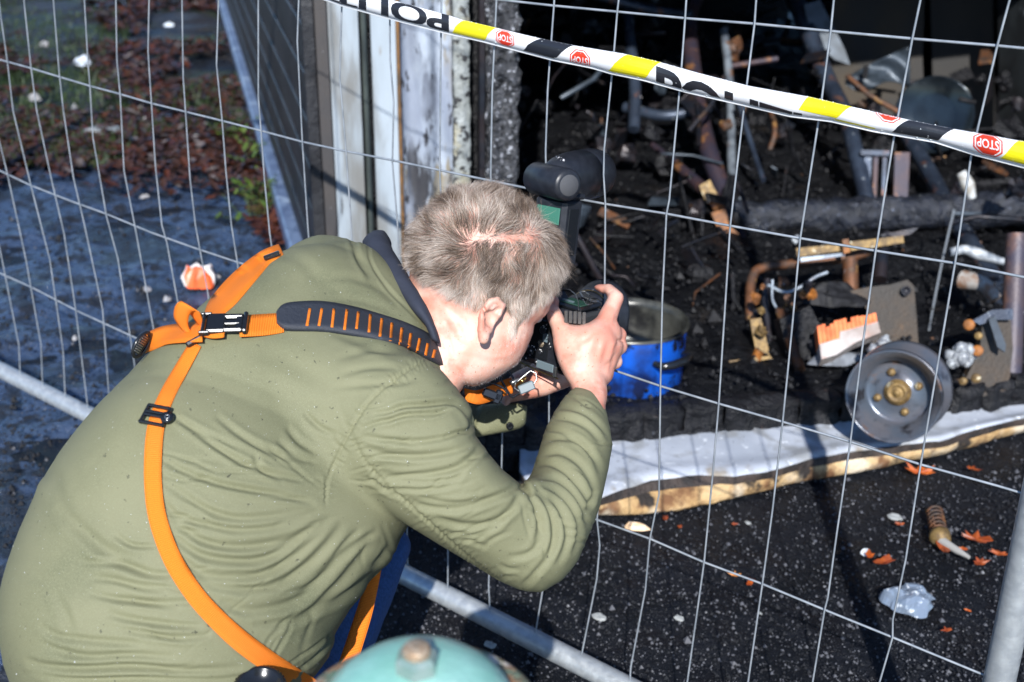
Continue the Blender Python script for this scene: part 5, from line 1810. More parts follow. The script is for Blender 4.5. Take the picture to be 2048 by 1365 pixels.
for k in range(3):
    tag(sb[k].build(("dark_gravel", "grey_gravel", "pale_gravel")[k], stone_m[k], fix=False), ("near black wet grit strewn over the asphalt", "grey grit strewn over the asphalt", "few pale chips of grit strewn over the asphalt")[k], "gravel", kind="stuff")

# ------------------------------------------------------------------ fallen leaves and litter that can be told apart
def lobed(px, py, s, a, mt, lab, z=.012, cat="leaf"):
    g_ = G(px, py, z)
    n = 16; v = [g_ + np.array([0, 0, .004])]
    for i in range(n):
        t = 2 * math.pi * i / n
        r = s * (1.05 if i % 2 == 0 else .80) * rng.uniform(.6, 1.15)
        ex, ey = math.cos(t) * r, math.sin(t) * r * .52
        v.append(g_ + np.array([ex * math.cos(a) - ey * math.sin(a), ex * math.sin(a) + ey * math.cos(a), .30 * s * (ex / s) ** 2 + 1.1 * ey * ey / s + rng.uniform(0, .12) * s]))
    o = meshobj("fallen_leaf", v, [(0, i, i % n + 1) for i in range(1, n + 1)], mt, smooth=False)
    sm = o.modifiers.new("thick", 'SOLIDIFY'); sm.thickness = .0006
    return tag(o, lab, cat, "fallen leaves on the asphalt")


M_ol = mat("orange_leaf", (.48, .105, .012), .4, var=(.30, .05, .008), vscale=70)
M_ol2 = mat("tan_leaf", (.60, .25, .06), .4, var=(.45, .13, .03), vscale=60)
M_dl = mat("red_brown_leaf", (.20, .035, .010), .4, var=(.32, .07, .012), vscale=60)
for (x, y, s, a, m_, lab) in [(1838, 948, .040, .3, M_ol, "bright orange leaf just below the burnt sheet edge under the wheel rim"), (1765, 1127, .026, .9, M_dl, "red brown leaf beside the white chip left of the crumpled bag"),
                              (1738, 1112, .016, 2., M_ol, "tiny orange leaf scrap touching the white chip"), (1885, 1098, .028, 2.2, M_dl, "narrow red brown leaf below the rusty spring"),
                              (1950, 1082, .036, .1, M_dl, "wide rusty leaf between spring and fence post"), (1962, 1128, .024, 1.2, M_dl, "rusty leaf lowest of the cluster by the fence post"),
                              (1925, 1100, .012, .4, M_ol, "small orange leaf scrap inside the leaf cluster by the post"), (1998, 1110, .02, .4, M_dl, "rusty leaf half behind the last fence wire by the post"),
                              (1470, 1152, .014, .5, M_ol2, "small peach coloured leaf on the lowest fence wire line"), (1500, 1168, .015, 1.7, M_ol, "orange leaf scrap right below the peach coloured leaf"),
                              (1935, 1222, .009, 0, M_ol, "tiny orange scrap right of the crumpled bag"), (1893, 1262, .013, 1, M_dl, "brown leaf scrap below right of the crumpled bag"),
                              (1330, 1038, .014, 2, M_dl, "brown leaf close under the tan sheet edge"), (1360, 1055, .009, 2, M_dl, "tiny brown scrap right of the cream chip"),
                              (1470, 1050, .009, 1, M_dl, "faint brown leaf scrap on bare asphalt under the sheet"), (1800, 1050, .012, .6, M_dl, "dull brown scrap left of the rusty spring"),
                              (1945, 940, .020, .1, M_dl, "thin brown leaf right of the bright orange one")]:
    lobed(x, y, s, a, m_, lab)


def crumple(name, px, py, sx_, sy_, hz, mt, lab, cat, z=.01, n=16, seed=0, rot=0., split=None):
    g_ = G(px, py, z); v = []
    for i in range(n):
        for j in range(n):
            a, b = i / (n - 1) * 2 - 1, j / (n - 1) * 2 - 1
            k = 1 - .3 * abs(a * b)
            x, y = a * sx_ * k, b * sy_ * k
            r = max(0, 1 - max(abs(a), abs(b)) ** 3)
            v.append((x, y, r * hz))
    v = np.array(v); nz_ = noise3(v, 1.9 / sx_, 70 + seed) + .6 * noise3(v, 4.5 / sx_, 71 + seed)
    v[:, 2] = np.clip(v[:, 2] * (.75 + .5 * nz_), 0, 9); v[:, 0] += noise3(v, 2.5 / sx_, 72 + seed) * sx_ * .25; v[:, 1] += noise3(v, 2.5 / sx_, 73 + seed) * sy_ * .25
    c, s_ = math.cos(rot), math.sin(rot)
    w = np.stack([v[:, 0] * c - v[:, 1] * s_, v[:, 0] * s_ + v[:, 1] * c, v[:, 2]], 1) + g_
    f = [(i * n + j, (i + 1) * n + j, (i + 1) * n + j + 1, i * n + j + 1) for i in range(n - 1) for j in range(n - 1)]
    o = meshobj(name, w, f, mt, smooth=False)
    sm = o.modifiers.new("thick", 'SOLIDIFY'); sm.thickness = .0008
    if split:
        for p_ in o.data.polygons:
            p_.material_index = split(p_.index // (n - 1) / (n - 2), p_.index % (n - 1) / (n - 2))
    return tag(o, lab, cat)


M_bag = mat("clear_plastic", (.16, .20, .26), .12, spec=1., layers=(((.7, .75, .8), 55, .62, .05),))
crumple("plastic_bag", 1812, 1205, .062, .045, .035, M_bag, "crumpled clear plastic bag glinting on the asphalt near the fence post", "plastic bag", seed=1, rot=.5)
crumple("litter", 165, 125, .12, .05, .03, mat("white_paper", (.62, .68, .75), .6), "white paper scrap lying on the leaves at upper left", "litter", z=.05, seed=2, rot=-.6)
crumple("litter", 338, 52, .035, .03, .02, mat("white_paper2", (.6, .66, .72), .6), "small white scrap on leaves right of the large white one", "litter", z=.05, seed=3)
crumple("litter", 210, 262, .10, .035, .02, mat("grey_rag", (.16, .18, .20), .6), "dull grey scrap lying flat on the leaves above the wet path", "litter", z=.04, seed=4, rot=.8)
for (x, y, s_, lab) in [(150, 215, .025, "round pale stone left of the grey scrap"), (150, 272, .022, "pale pebble below left of the grey scrap"), (292, 243, .03, "pinkish flat stone on the brown leaves"),
                        (390, 275, .024, "pale stone near the dark wall on the leaves"), (355, 325, .018, "tiny pale stone at the edge of the wet path"), (70, 200, .04, "cream mossy stone at the far left of the leaves"),
                        (88, 92, .035, "greenish grey stone above the white paper scrap"), (290, 395, .02, "pale flat pebble on the wet path"), (295, 580, .018, "beige pebble on wet path near the harness ring"),
                        (150, 678, .012, "small pale pebble low on the wet path"), (335, 600, .016, "flat beige stone close to the man's back")]:
    o = crumple("stone", x, y, s_, s_ * .7, s_ * .8, mat("pale_stone", (.26, .26, .28), .5, var=(.34, .33, .33), vscale=30), lab, "stone", z=.02, n=8, seed=int(x), rot=x)
    o['group'] = "stones on the path and leaves"
wr_m = [mat("wrapper_white", (.72, .68, .66), .3), mat("wrapper_orange", (.75, .12, .03), .3), mat("wrapper_yellow", (.85, .45, .02), .3), mat("wrapper_red", (.55, .03, .05), .3)]
wrp = crumple("snack_wrapper", 402, 562, .060, .075, .06, wr_m, "crumpled white, orange and yellow snack wrapper on the path behind the man's back", "wrapper", z=.02, n=12, seed=9, rot=.5,
              split=lambda a, b: 1 if b < .30 and a > .2 else (2 if b > .6 and .15 < a < .5 else (3 if b > .85 or (b > .5 and a > .62 and a < .75) else 0)))
chip = crumple("plaster_chip", 1272, 1056, .030, .012, .012, mat("cream_chip", (.78, .52, .30), .6, var=(.85, .65, .45), vscale=60), "cream coloured chip lying below the burnt sheet edge", "debris", z=.006, n=8, seed=12, rot=.45)
crumple("plaster_chip", 1733, 1108, .014, .010, .012, mat("white_chip", (.55, .58, .6), .5), "small white chip left of the red brown leaf", "debris", z=.006, n=7, seed=13)
for (x, y, s_, lab) in [(1198, 1235, .016, "grey flat chip beside the bottom rail below the elbow"), (1358, 1237, .011, "pale chip on asphalt right of the bottom rail"), (1495, 1046, .008, "tiny white chip under the burnt sheet"), (980, 1290, .014, "pale chip in front of the bottom rail near the green dome"),
                        (1790, 1035, .018, "broken white chip left of the rusty spring"), (1520, 1227, .005, "white speck in the middle of the asphalt")]:
    crumple("grit_chip", x, y, s_, s_ * .7, s_ * .4, mat("chip", (.30, .31, .30), .5), lab, "stone chip", z=.002, n=7, seed=int(x + y))
# rusty spring with bulb end
M_rust = mat("rusty_steel", (.14, .055, .022), .6, .3, var=(.06, .04, .03), vscale=30, layers=(((.30, .16, .05), 24, .64, .04), ((.30, .31, .33), 30, .70, .03)), bumps=((300, .5, .002), (60, .4, .004)))
M_rustb = mat("brass_rust", (.25, .16, .055), .55, .3, var=(.11, .07, .03), vscale=60, layers=(((.45, .40, .28), 50, .66, .03),), bumps=((300, .5, .002),))
M_soot = mat("sooty_steel", (.012, .015, .022), .4, .4, var=(.026, .020, .022), vscale=18, layers=(((.07, .04, .025), 20, .66, .04), ((.10, .12, .16), 45, .71, .03)), bumps=((250, .5, .002),), rvar=.1)
M_char = mat("charred_wood", (.0045, .0048, .006), .36, spec=.3, var=(.011, .011, .013), vscale=30, layers=(((.04, .045, .055), 60, .72, .02), ((.03, .02, .018), 25, .70, .03)), bumps=((120, 1., .006), (35, 1., .012)))
spg = MB(); c_s = G(1868, 1020, .02); ax_s = (G(1878, 1065, .02) - c_s); L_s = np.linalg.norm(ax_s); ax_s /= L_s
u_s = np.cross(ax_s, [0, 0, 1.]); w_s = np.cross(ax_s, u_s)
spg.tube([c_s + ax_s * L_s * t + .016 * (math.cos(t * 2 * math.pi * 6) * u_s + math.sin(t * 2 * math.pi * 6) * w_s) for t in np.linspace(0, 1, 73)], .0028, 6)
sp_e = empty("rusty_spring", c_s * np.array([1, 1, 0]), "rusty coil spring with a tan round end lying on the asphalt right of the bag", "spring")
spg.build("coil", M_rust, sp_e)
MB().lathe(c_s + ax_s * L_s, ax_s, [(0, .001), (.001, .012), (.010, .022), (.026, .022), (.036, .012), (.038, .001)], 14).build("end_cap", M_rustb, sp_e)
MB().tube([c_s + ax_s * (L_s + .03), c_s + ax_s * (L_s + .065) + u_s * -.03, c_s + ax_s * (L_s + .085) + u_s * -.05], [.010, .008, .004], 7).build("stem", mat("grey_ash", (.28, .27, .25), .8), sp_e)

# ------------------------------------------------------------------ green capped pillar in front
M_green = mat("green_paint", (.20, .45, .37), .35, var=(.28, .53, .46), vscale=14, layers=(((.42, .62, .56), 20, .60, .08), ((.30, .12, .05), 26, .72, .02), ((.55, .60, .56), 45, .70, .03)), bumps=((90, .25, .004),))
M_greenrust = mat("rusty_green_rim", (.10, .20, .14), .6, var=(.36, .14, .06), vscale=50, layers=(((.55, .48, .42), 60, .60, .04),), bumps=((200, 1., .004),))
hyd = empty("standpipe", P(838, 1420, .80) * np.array([1, 1, 0]), "green standpipe cap with a hex bolt on top and rusty rim, nearest the camera", "standpipe")
hc = P(834, 1337, .80); zz = np.array([0, 0, 1.])
htop = hc[2]
capc = np.array([hc[0], hc[1], 0])
prof = [(htop, .001), (htop - .0005, .02), (htop - .004, .036), (htop - .012, .051), (htop - .024, .063), (htop - .038, .070), (htop - .046, .072)]
MB().lathe(capc, zz, prof, 64).build("dome_cap", M_green, hyd, fix=True)
MB().lathe(capc, zz, [(htop - .042, .070), (htop - .043, .084), (htop - .046, .088), (htop - .062, .088), (htop - .066, .085), (htop - .066, .06)], 64).build("flange", M_greenrust, hyd)
MB().lathe(capc, zz, [(htop - .066, .062), (htop - .25, .055), (.06, .055), (.055, .10), (0, .10)], 32).build("pillar", M_green, hyd)
M_bolt = mat("grey_bolt", (.26, .32, .30), .35, .2, var=(.18, .27, .24), vscale=60)
bb_ = MB(); r6 = .0150
bb_.lathe(capc + zz * htop, zz, [(-.004, r6), (.009, r6), (.0125, r6 * .80), (.0125, .001)], 6, smooth=False, u0=(1, .6, 0))
bb_.build("hex_nut", M_bolt, hyd)
MB().lathe(capc + zz * htop, zz, [(.012, .0095), (.0165, .0095), (.0185, .0080), (.0185, .001)], 20).build("bolt_end", mat("rusty_bolt_end", (.42, .34, .25), .45, .3, var=(.3, .2, .12), vscale=200, bump=.5, bscale=500), hyd)

# ------------------------------------------------------------------ the burnt shed: side wall
M_dkw = mat("sooty_cladding", (.015, .016, .019), .45, var=(.028, .028, .031), vscale=5, layers=(((.008, .008, .01), 7, .58, .07),), bumps=((30, .5, .01), (160, .3, .002)))
M_trimw = mat("scorched_trim", (.055, .048, .044), .6, var=(.045, .042, .042), vscale=9, layers=(((.3, .3, .32), 90, .72, .02),), bumps=((200, .4, .002),))
M_rail = mat("bluish_rail", (.16, .22, .34), .38, .2, var=(.10, .14, .24), vscale=12, layers=(((.30, .38, .5), 8, .60, .06),))
wdir = np.array([wd2[0], wd2[1], 0.]); wn3 = np.array([wn2[0], wn2[1], 0.])
# near corner of the side wall: where its foot line meets picture column 640
best = min(((abs(project((wp0 - wdir * s_)[None])[0][0] - 652), s_) for s_ in np.arange(-.5, 2.2, .01)))[1]
corner = wp0 - wdir * best
cu_, cv_ = suv(corner)
shed = empty("burnt_shed", corner, "burnt out shed with sooty side wall, scorched white front panels and charred open interior", "shed")
Lw = 10.5
for k in range(17):
    z0 = .12 + k * .13
    for q in range(3):
        a, b = (0, 3.4, 7.1, Lw)[q:q + 2]
        c_w = corner + wdir * ((a + b) / 2) + wn3 * (.014 + rng.uniform(-.002, .002)) + np.array([0, 0, z0 + .065])
        MB().box(c_w, wdir * ((b - a) / 2 - .003), wn3 * .011, np.array([0, 0, .0625]) - wn3 * .004, .003).build("cladding_board", M_dkw, shed, fix=False)
MB().box(corner + wdir * (Lw / 2) - wn3 * .006 + np.array([0, 0, .070]), wdir * Lw / 2, wn3 * .028, np.array([0, 0, .036]), .008).build("base_rail", M_rail, shed)
MB().box(corner + wdir * (Lw / 2) + wn3 * .02 + np.array([0, 0, .022]), wdir * Lw / 2, wn3 * .03, np.array([0, 0, .022])).build("sill_beam", M_char, shed)

# front wall pieces at v = cv_
def wx(px, py=200, v=None): return suv(SV(px, py, cv_ if v is None else v))[0]


M_wht = mat("white_panel", (.36, .41, .45), .5, var=(.27, .31, .34), vscale=6, layers=(((.17, .17, .16), 9, .57, .10), ((.20, .15, .09), 14, .68, .03), ((.06, .06, .06), 22, .70, .04)), bumps=((12, .3, .01), (200, .2, .001)), stretch=(1, 1, .22))
M_wht2 = mat("scorched_white_panel", (.42, .47, .53), .5, var=(.30, .34, .40), vscale=14, layers=(((.24, .19, .09), 11, .55, .03), ((.035, .035, .04), 15, .56, .06), ((.22, .25, .31), 6, .5, .10), ((.03, .03, .035), 50, .62, .05)), bumps=((18, .6, .012), (200, .3, .002)), stretch=(1, 1, .35))
M_wht3 = mat("peeling_panel_edge", (.30, .32, .31), .55, var=(.2, .21, .19), vscale=20, layers=(((.03, .03, .03), 40, .56, .02), ((.32, .30, .22), 12, .6, .05)), bumps=((60, 1., .008),))
M_char2 = mat("crackled_char", (.03, .031, .035), .30, spec=.8, var=(.07, .072, .08), vscale=70, layers=(((.50, .52, .56), 95, .61, .02), ((.008, .008, .009), 45, .55, .03)), bumps=((90, 1., .02), (30, 1., .02)))
M_tube = mat("dull_olive_metal", (.10, .12, .11), .4, .3, var=(.05, .06, .06), vscale=8)
M_redge = mat("rust_edge", (.24, .12, .04), .6, var=(.10, .06, .03), vscale=20)


def vstrip(name, x0, x1, mt, dv=0., th=.012, z1=2.2, bev=.002, y=200, z0=0., rough=0.):
    a, b = wx(x0, y), wx(x1, y)
    if not rough:
        return MB().box(S((a + b) / 2, cv_ + dv, (z0 + z1) / 2), SE * (b - a) / 2, SN * th, np.array([0, 0, (z1 - z0) / 2]), bev).build(name, mt, shed)
    rows = []
    for z in np.linspace(z0, z1, 150):
        r_ = []
        for t in np.linspace(0, 2 * math.pi, 28, endpoint=False):
            cx_, sy_ = math.cos(t), math.sin(t)
            k_ = 1 / max(abs(cx_), abs(sy_))
            q = np.array([(a + b) / 2 + cx_ * k_ * (b - a) / 2, cv_ + dv + sy_ * k_ * th, z])
            r_.append(q)
        rows.append(r_)
    g_ = np.array(rows); fl = g_.reshape(-1, 3)
    nn_ = noise3(fl, 38, 81) * rough + noise3(fl, 90, 82) * rough * .6
    cen = np.array([(a + b) / 2, cv_ + dv, 0])
    dirr = (fl - cen) * np.array([1, 1, 0]); dirr /= np.linalg.norm(dirr, axis=1, keepdims=True)
    fl = fl + dirr * nn_[:, None]
    W_ = np.array([S(*p) for p in fl]); n = 28
    ff = [(i * n + k, i * n + (k + 1) % n, (i + 1) * n + (k + 1) % n, (i + 1) * n + k) for i in range(149) for k in range(n)]
    return meshobj(name, W_, ff, mt, shed, smooth=True)


vstrip("corner_trim", 612, 636, M_dkw, .01, .02)
vstrip("corner_trim", 637, 661, M_trimw, -.004, .02)
vstrip("wall_panel", 662, 722, M_wht, -.008, .006)
vstrip("groove_backing", 722, 748, M_char, .020, .005)
vstrip("joint_tube", 727, 738, M_tube, .004, .010, bev=.009)
vstrip("wall_panel", 746, 795, M_wht, .0, .006)
vstrip("rust_strip", 795.5, 802, M_redge, .004, .012)


def wavy_panel(name, x0, x1, mt, dv, amp, n=26, z1=2.2):
    a, b = wx(x0), wx(x1); rows = []
    for z in np.linspace(0, z1, 90):
        rows.append([S(a + (b - a) * t, cv_ + dv + amp * math.sin(t * math.pi * 3.2) + .004 * math.sin(z * 9 + t * 5) + .003 * math.sin(z * 23 + t * 9), z) for t in np.linspace(0, 1, n)])
    return MB().sheet(rows, .002).build(name, mt, shed)


wavy_panel("burnt_panel", 803, 905, M_wht2, .012, .010)
vstrip("peeling_edge", 906, 938, M_wht3, .0, .016, rough=.004)
vstrip("frame_rail", 958, 970, M_soot, .01, .015)
vstrip("charred_post", 972, 1036, M_char2, .02, .035, rough=.010)
vstrip("cavity_back", 930, 985, M_char, .10, .01)
# unseen covers above the opening, added to shade the interior
MB().box(S(1.25, 3.1, 2.37), SE * 1.95, SN * 2.55, (0, 0, .03)).build("added_shade_roof", M_char, shed)
MB().box(S((wx(930) + 3.1) / 2, cv_ + .02, 2.04), SE * (3.1 - wx(930)) / 2, SN * .03, (0, 0, .30), .004).build("added_shade_lintel", M_char, shed)
# interior
zt = .12
M_in = mat("soot_black", (.0035, .0038, .0052), .5, spec=.22, var=(.007, .0075, .009), vscale=8, layers=(((.012, .010, .009), 6, .66, .04), ((.06, .07, .085), 90, .78, .010)), bumps=((40, 1., .02), (140, .8, .006)))
uL = wx(1000); uR = 2.6
MB().box(S((-.56 + 3.1) / 2, 5.45, 1.1), SE * 1.83, SN * .03, (0, 0, 1.3)).build("back_wall", M_in, shed)
MB().box(S(uL - .10, (cv_ + 5.2) / 2 + .15, 1.1), SE * .02, SN * ((5.2 - cv_) / 2), (0, 0, 1.3)).build("inner_wall", M_in, shed)
MB().box(S(3.1, 2.6, 1.1), SE * .03, SN * 2.6, (0, 0, 1.3)).build("end_wall", M_in, shed)
us = np.arange(-.55, 3.1, .028); vs_ = np.concatenate([np.arange(.035, 2.6, .022), np.arange(2.6, 5.2, .08)])
gu, gv = np.meshgrid(us, vs_, indexing='ij')
fl = np.stack([gu.ravel(), gv.ravel(), np.zeros(gu.size)], 1)
hz = zt - .01 + noise3(fl, 9, 91) * .022 + noise3(fl, 26, 92) * .014 + noise3(fl, 60, 93) * .007 + np.clip(fl[:, 1] - 1.2, 0, 3) * .02
hz[fl[:, 1] < .06] = zt - .03
fl[:, 0] = np.maximum(fl[:, 0], np.where(fl[:, 1] > .5, -.3205 - .0602 * (fl[:, 1] - .807) + .045, -.55))
W_ = np.array([S(a, b, c) for a, b, c in np.stack([fl[:, 0], fl[:, 1], hz], 1)])
a = np.arange(gu.size).reshape(gu.shape)
flo = meshobj("debris_floor", W_, np.stack([a[:-1, :-1], a[1:, :-1], a[1:, 1:], a[:-1, 1:]], -1).reshape(-1, 4), M_in, shed)
# charred crumbs on the floor
M_cr = mat("char_crumb", (.009, .009, .010), .6, spec=.2, var=(.018, .018, .020), vscale=50)
M_crp = mat("ash_crumb", (.22, .22, .23), .5)
M_cro = mat("rust_crumb", (.10, .045, .02), .6)
cb3 = [MB(), MB(), MB()]
for _ in range(5200):
    u_, v_ = rng.uniform(-.5, 2.6), abs(rng.normal(.3, 1.5))
    if v_ > 4.5 or v_ < .04 or (v_ > .4 and u_ < -.24): continue
    k = rng.choice(3, p=[.982, .004, .014]); s_ = .007 * rng.lognormal(0, .45) * (.4 if k == 1 else .7)
    p_ = S(u_, v_, zt + .01 + np.clip(v_ - 1.2, 0, 3) * .02)
    cb3[k].add([p_ + np.array(q) * s_ * rng.uniform(.5, 1.3, 3) for q in oct_v], oct_f)
for k in range(3): tag(cb3[k].build(("char_crumbs", "ash_crumbs", "rust_crumbs")[k], (M_cr, M_crp, M_cro)[k], shed, fix=False), kind="stuff")
# charred front edge: a row of cracked blocks
u0 = -.62; ke = 0
while u0 < 2.0:
    w_b = rng.uniform(.07, .13); n = 9; v = []
    for fz in np.linspace(0, 1, 7):
        for fu_ in np.linspace(0, 1, n):
            v.append((u0 + w_b * fu_, -.004 + .010 * ((2 * fu_ - 1) ** 8) + .006 * math.sin(fz * 3), .035 + fz * (zt - .035)))
    v = np.array(v)
    v[:, 1] += noise3(v + u0, 60, 95) * .008 + noise3(v + u0, 22, 96) * .012
    v[:, 2] += (v[:, 2] > zt - .01) * noise3(v + u0, 30, 97) * .016
    W_ = [S(*p) for p in v]
    top_ = [S(p[0], .07, zt - .004) for p in v[-n:]]
    W_ += top_
    ff = [(i * n + j, i * n + j + 1, (i + 1) * n + j + 1, (i + 1) * n + j) for i in range(7) for j in range(n - 1)]
    meshobj("charred_block", W_, ff, M_char, shed)
    u0 += w_b + .002; ke += 1
MB().box(S(.7, .03, .03), SE * 1.35, SN * .022, (0, 0, .034)).build("charred_sill", M_char, shed)

# ------------------------------------------------------------------ fallen white sheet with burnt foam edge
M_sheet = mat("white_sheet_metal", (.44, .47, .52), .62, var=(.34, .37, .42), vscale=7, layers=(((.26, .27, .28), 12, .58, .08), ((.60, .63, .67), 40, .66, .04), ((.07, .07, .08), 110, .69, .015), ((.22, .19, .15), 5, .66, .04)), bumps=((9, .3, .012), (140, .25, .002)))
M_foam = mat("burnt_foam", (.52, .36, .18), .85, var=(.42, .26, .11), vscale=10, layers=(((.16, .075, .03), 14, .54, .08), ((.02, .015, .012), 11, .56, .05), ((.62, .52, .38), 7, .6, .08)), bumps=((60, 1., .008), (200, .6, .003)))
M_scorch = mat("scorched_lip", (.05, .035, .028), .7, var=(.015, .012, .011), vscale=20, bumps=((100, 1., .006),))
TOPL = [(1040, 858), (1240, 846), (1400, 842), (1560, 836), (1700, 826), (1800, 822), (1900, 812), (2000, 803), (2100, 794)]
MIDL = [(1040, 945), (1060, 975), (1200, 1000), (1240, 985), (1300, 962), (1400, 952), (1470, 955), (1550, 942), (1620, 920), (1700, 905), (1800, 893), (1880, 884), (1950, 862), (2048, 838), (2100, 830)]
LOWL = [(1040, 990), (1070, 1030), (1200, 1032), (1280, 1028), (1350, 1020), (1450, 1000), (1550, 975), (1640, 958), (1750, 938), (1850, 915), (1950, 892), (2048, 862), (2100, 850)]
TL, ML, LL = (np.array(q, float) for q in (TOPL, MIDL, LOWL))
xs2 = np.arange(1040, 2100, 9.)
panel = empty("sheet_of_metal", G(1500, 960), "fallen white sheet metal panel with scorched tan foam edge lying below the wheel rim", "metal sheet")
rows = []
for t in np.linspace(0, 1, 16):
    r_ = []
    for x in xs2:
        yt = np.interp(x, TL[:, 0], TL[:, 1]); ym = np.interp(x, ML[:, 0], ML[:, 1])
        y = yt + (ym - yt) * t
        z = .052 - .004 * t + .0015 * math.sin(x / 190 + 2 * t) + .001 * math.sin(x / 77. + t) + (.010 * math.exp(-((t - .85) / .12) ** 2))
        r_.append(G(x, y, z))
    rows.append(r_)
MB().sheet(rows, .002).build("sheet", M_sheet, panel)
for nm, mt, ta0, ta1 in (("scorched_edge", M_scorch, 0., .30), ("foam_edge", M_foam, .26, 1.)):
    rows = []
    for t in np.linspace(ta0, ta1, 12):
        r_ = []
        for x in xs2:
            ym = np.interp(x, ML[:, 0], ML[:, 1]); yl = np.interp(x, LL[:, 0], LL[:, 1])
            z = .046 * (1 - t) ** .8 + .002
            y = ym + (yl - ym) * t
            q = G(x, y, z + (.006 if nm == "scorched_edge" else 0) * (1 - t / .3))
            wob = noise3(np.array([q]), 28, 101)[0] * .006
            q = q - SN * (wob + .006 * math.sin(math.pi * t))
            r_.append(q)
        rows.append(r_)
    MB().sheet(rows, .004).build(nm, mt, panel)

# ------------------------------------------------------------------ wheel rim
M_rim = mat("sooty_rim", (.085, .105, .135), .25, .35, var=(.12, .12, .135), vscale=14, layers=(((.16, .08, .04), 16, .66, .05), ((.025, .026, .032), 14, .60, .06)), bumps=((200, .3, .001), (30, .3, .003)))
wc = P(1787, 793, 2.68)
wax = WM.T @ np.array([-.46, .13, -.88]); wax /= np.linalg.norm(wax)
px1 = 2.68 / F; Rr = 95 * px1
wheel = empty("wheel_rim", G(1810, 880), "bare sooty wheel rim without tyre standing against the burnt floor edge", "wheel rim")
wp_ = MB().lathe(wc, wax, [(.0, Rr * .93), (.004, Rr), (.008, Rr * .985), (.004, Rr * .94), (-.008, Rr * .90), (-.014, Rr * .82), (-.030, Rr * .79), (-.034, Rr * .72), (-.060, Rr * .70), (-.064, Rr * .62), (-.058, Rr * .30), (-.052, Rr * .20), (-.052, .001)], 64)
wp_.build("rim_disc", M_rim, wheel)
MB().lathe(wc, wax, [(.0, Rr * .99), (-.006, Rr * 1.0), (-.016, Rr * .90), (-.05, Rr * .80), (-.075, Rr * .82), (-.08, Rr * .88), (-.10, Rr * .90), (-.108, Rr * 1.0), (-.122, Rr * 1.04), (-.127, Rr * 1.0), (-.125, Rr * .9), (-.125, Rr * .3)], 64).build("rim_barrel", M_rim, wheel)
MB().lathe(wc - wax * .056, wax, [(0, .030), (.006, .030), (.008, .024), (.014, .023), (.015, .018), (.013, .016), (.013, .008), (.017, .007), (.018, .001)], 28).build("hub", M_rustb, wheel)
uw = np.cross(wax, zz); uw /= np.linalg.norm(uw); vw = np.cross(wax, uw)
for k in range(4):
    a = .5 + k * math.pi / 2
    q = wc - wax * .060 + (uw * math.cos(a) + vw * math.sin(a)) * .048
    MB().lathe(q, wax, [(0, .010), (.008, .0095), (.010, .006), (.012, .001)], 6).build("wheel_nut", M_rustb, wheel)

# ------------------------------------------------------------------ blue pot
M_blue = mat("blue_enamel", (.008, .10, .55), .22, spec=.7, layers=(((.008, .010, .016), 16, .62, .05), ((.01, .02, .08), 6, .60, .1)))
M_potin = mat("sooty_pot_inside", (.035, .035, .03), .3, .3, var=(.10, .10, .085), vscale=8, layers=(((.012, .012, .012), 10, .50, .08),))
pc = P(1262, 640, 2.98); pr = 112 * 2.98 / F
pb = np.array([pc[0], pc[1], 0]); zr = pc[2]
pot = empty("cooking_pot", pb, "bright blue enamel cooking pot with black handles standing just behind the fence", "pot")
MB().lathe(pb, zz, [(zr - .002, pr + .004), (zr - .02, pr), (zr - .15, pr * .97), (zr - .165, pr * .9), (zr - .166, .001)], 56).build("pot_body", M_blue, pot)
MB().lathe(pb, zz, [(zr - .004, pr + .006), (zr + .002, pr + .006), (zr + .003, pr - .002), (zr - .02, pr - .006), (zr - .10, pr - .010), (zr - .12, pr * .8), (zr - .121, .001)], 56).build("pot_inside", M_potin, pot)
rgt = WM.T @ np.array([1, 0, 0.]); rgt[2] = 0; rgt /= np.linalg.norm(rgt); fwd = np.cross(zz, rgt)
for sg in (1, -1):
    dh = (rgt * .62 - fwd * .785) * sg; dt = np.cross(zz, dh)
    c_h = pb + dh * (pr + .016) + zz * (zr - .055)
    hb_ = MB()
    hb_.tube([c_h - dt * .05 - dh * .018, c_h - dt * .045 + dh * .008, c_h - dt * .02 + dh * .016, c_h + dt * .02 + dh * .016, c_h + dt * .045 + dh * .008, c_h + dt * .05 - dh * .018], [.007, .010, .011, .011, .010, .007], 12)
    hb_.build("handle", M_blackg, pot)
# a support under the pot
MB().box(pb + zz * ((zr - .166) / 2 + .03), rgt * .10, fwd * .09, zz * max((zr - .166) / 2 - .031, .01), .01).build("brick_block", M_char, shed)

# ------------------------------------------------------------------ debris behind the fence (each a thing of its own)
def rod(name, pts, r, mt, lab, cat, n=10, parent=None):
    """pts: (px, py, depth)"""
    q = spline([P(*p) for p in pts], 5)
    if hasattr(r, '__len__'): r = np.interp(np.linspace(0, 1, len(q)), np.linspace(0, 1, len(r)), r)
    o = MB().tube(q, r, n).build(name, mt, parent)
    return tag(o, lab, cat) if lab else o


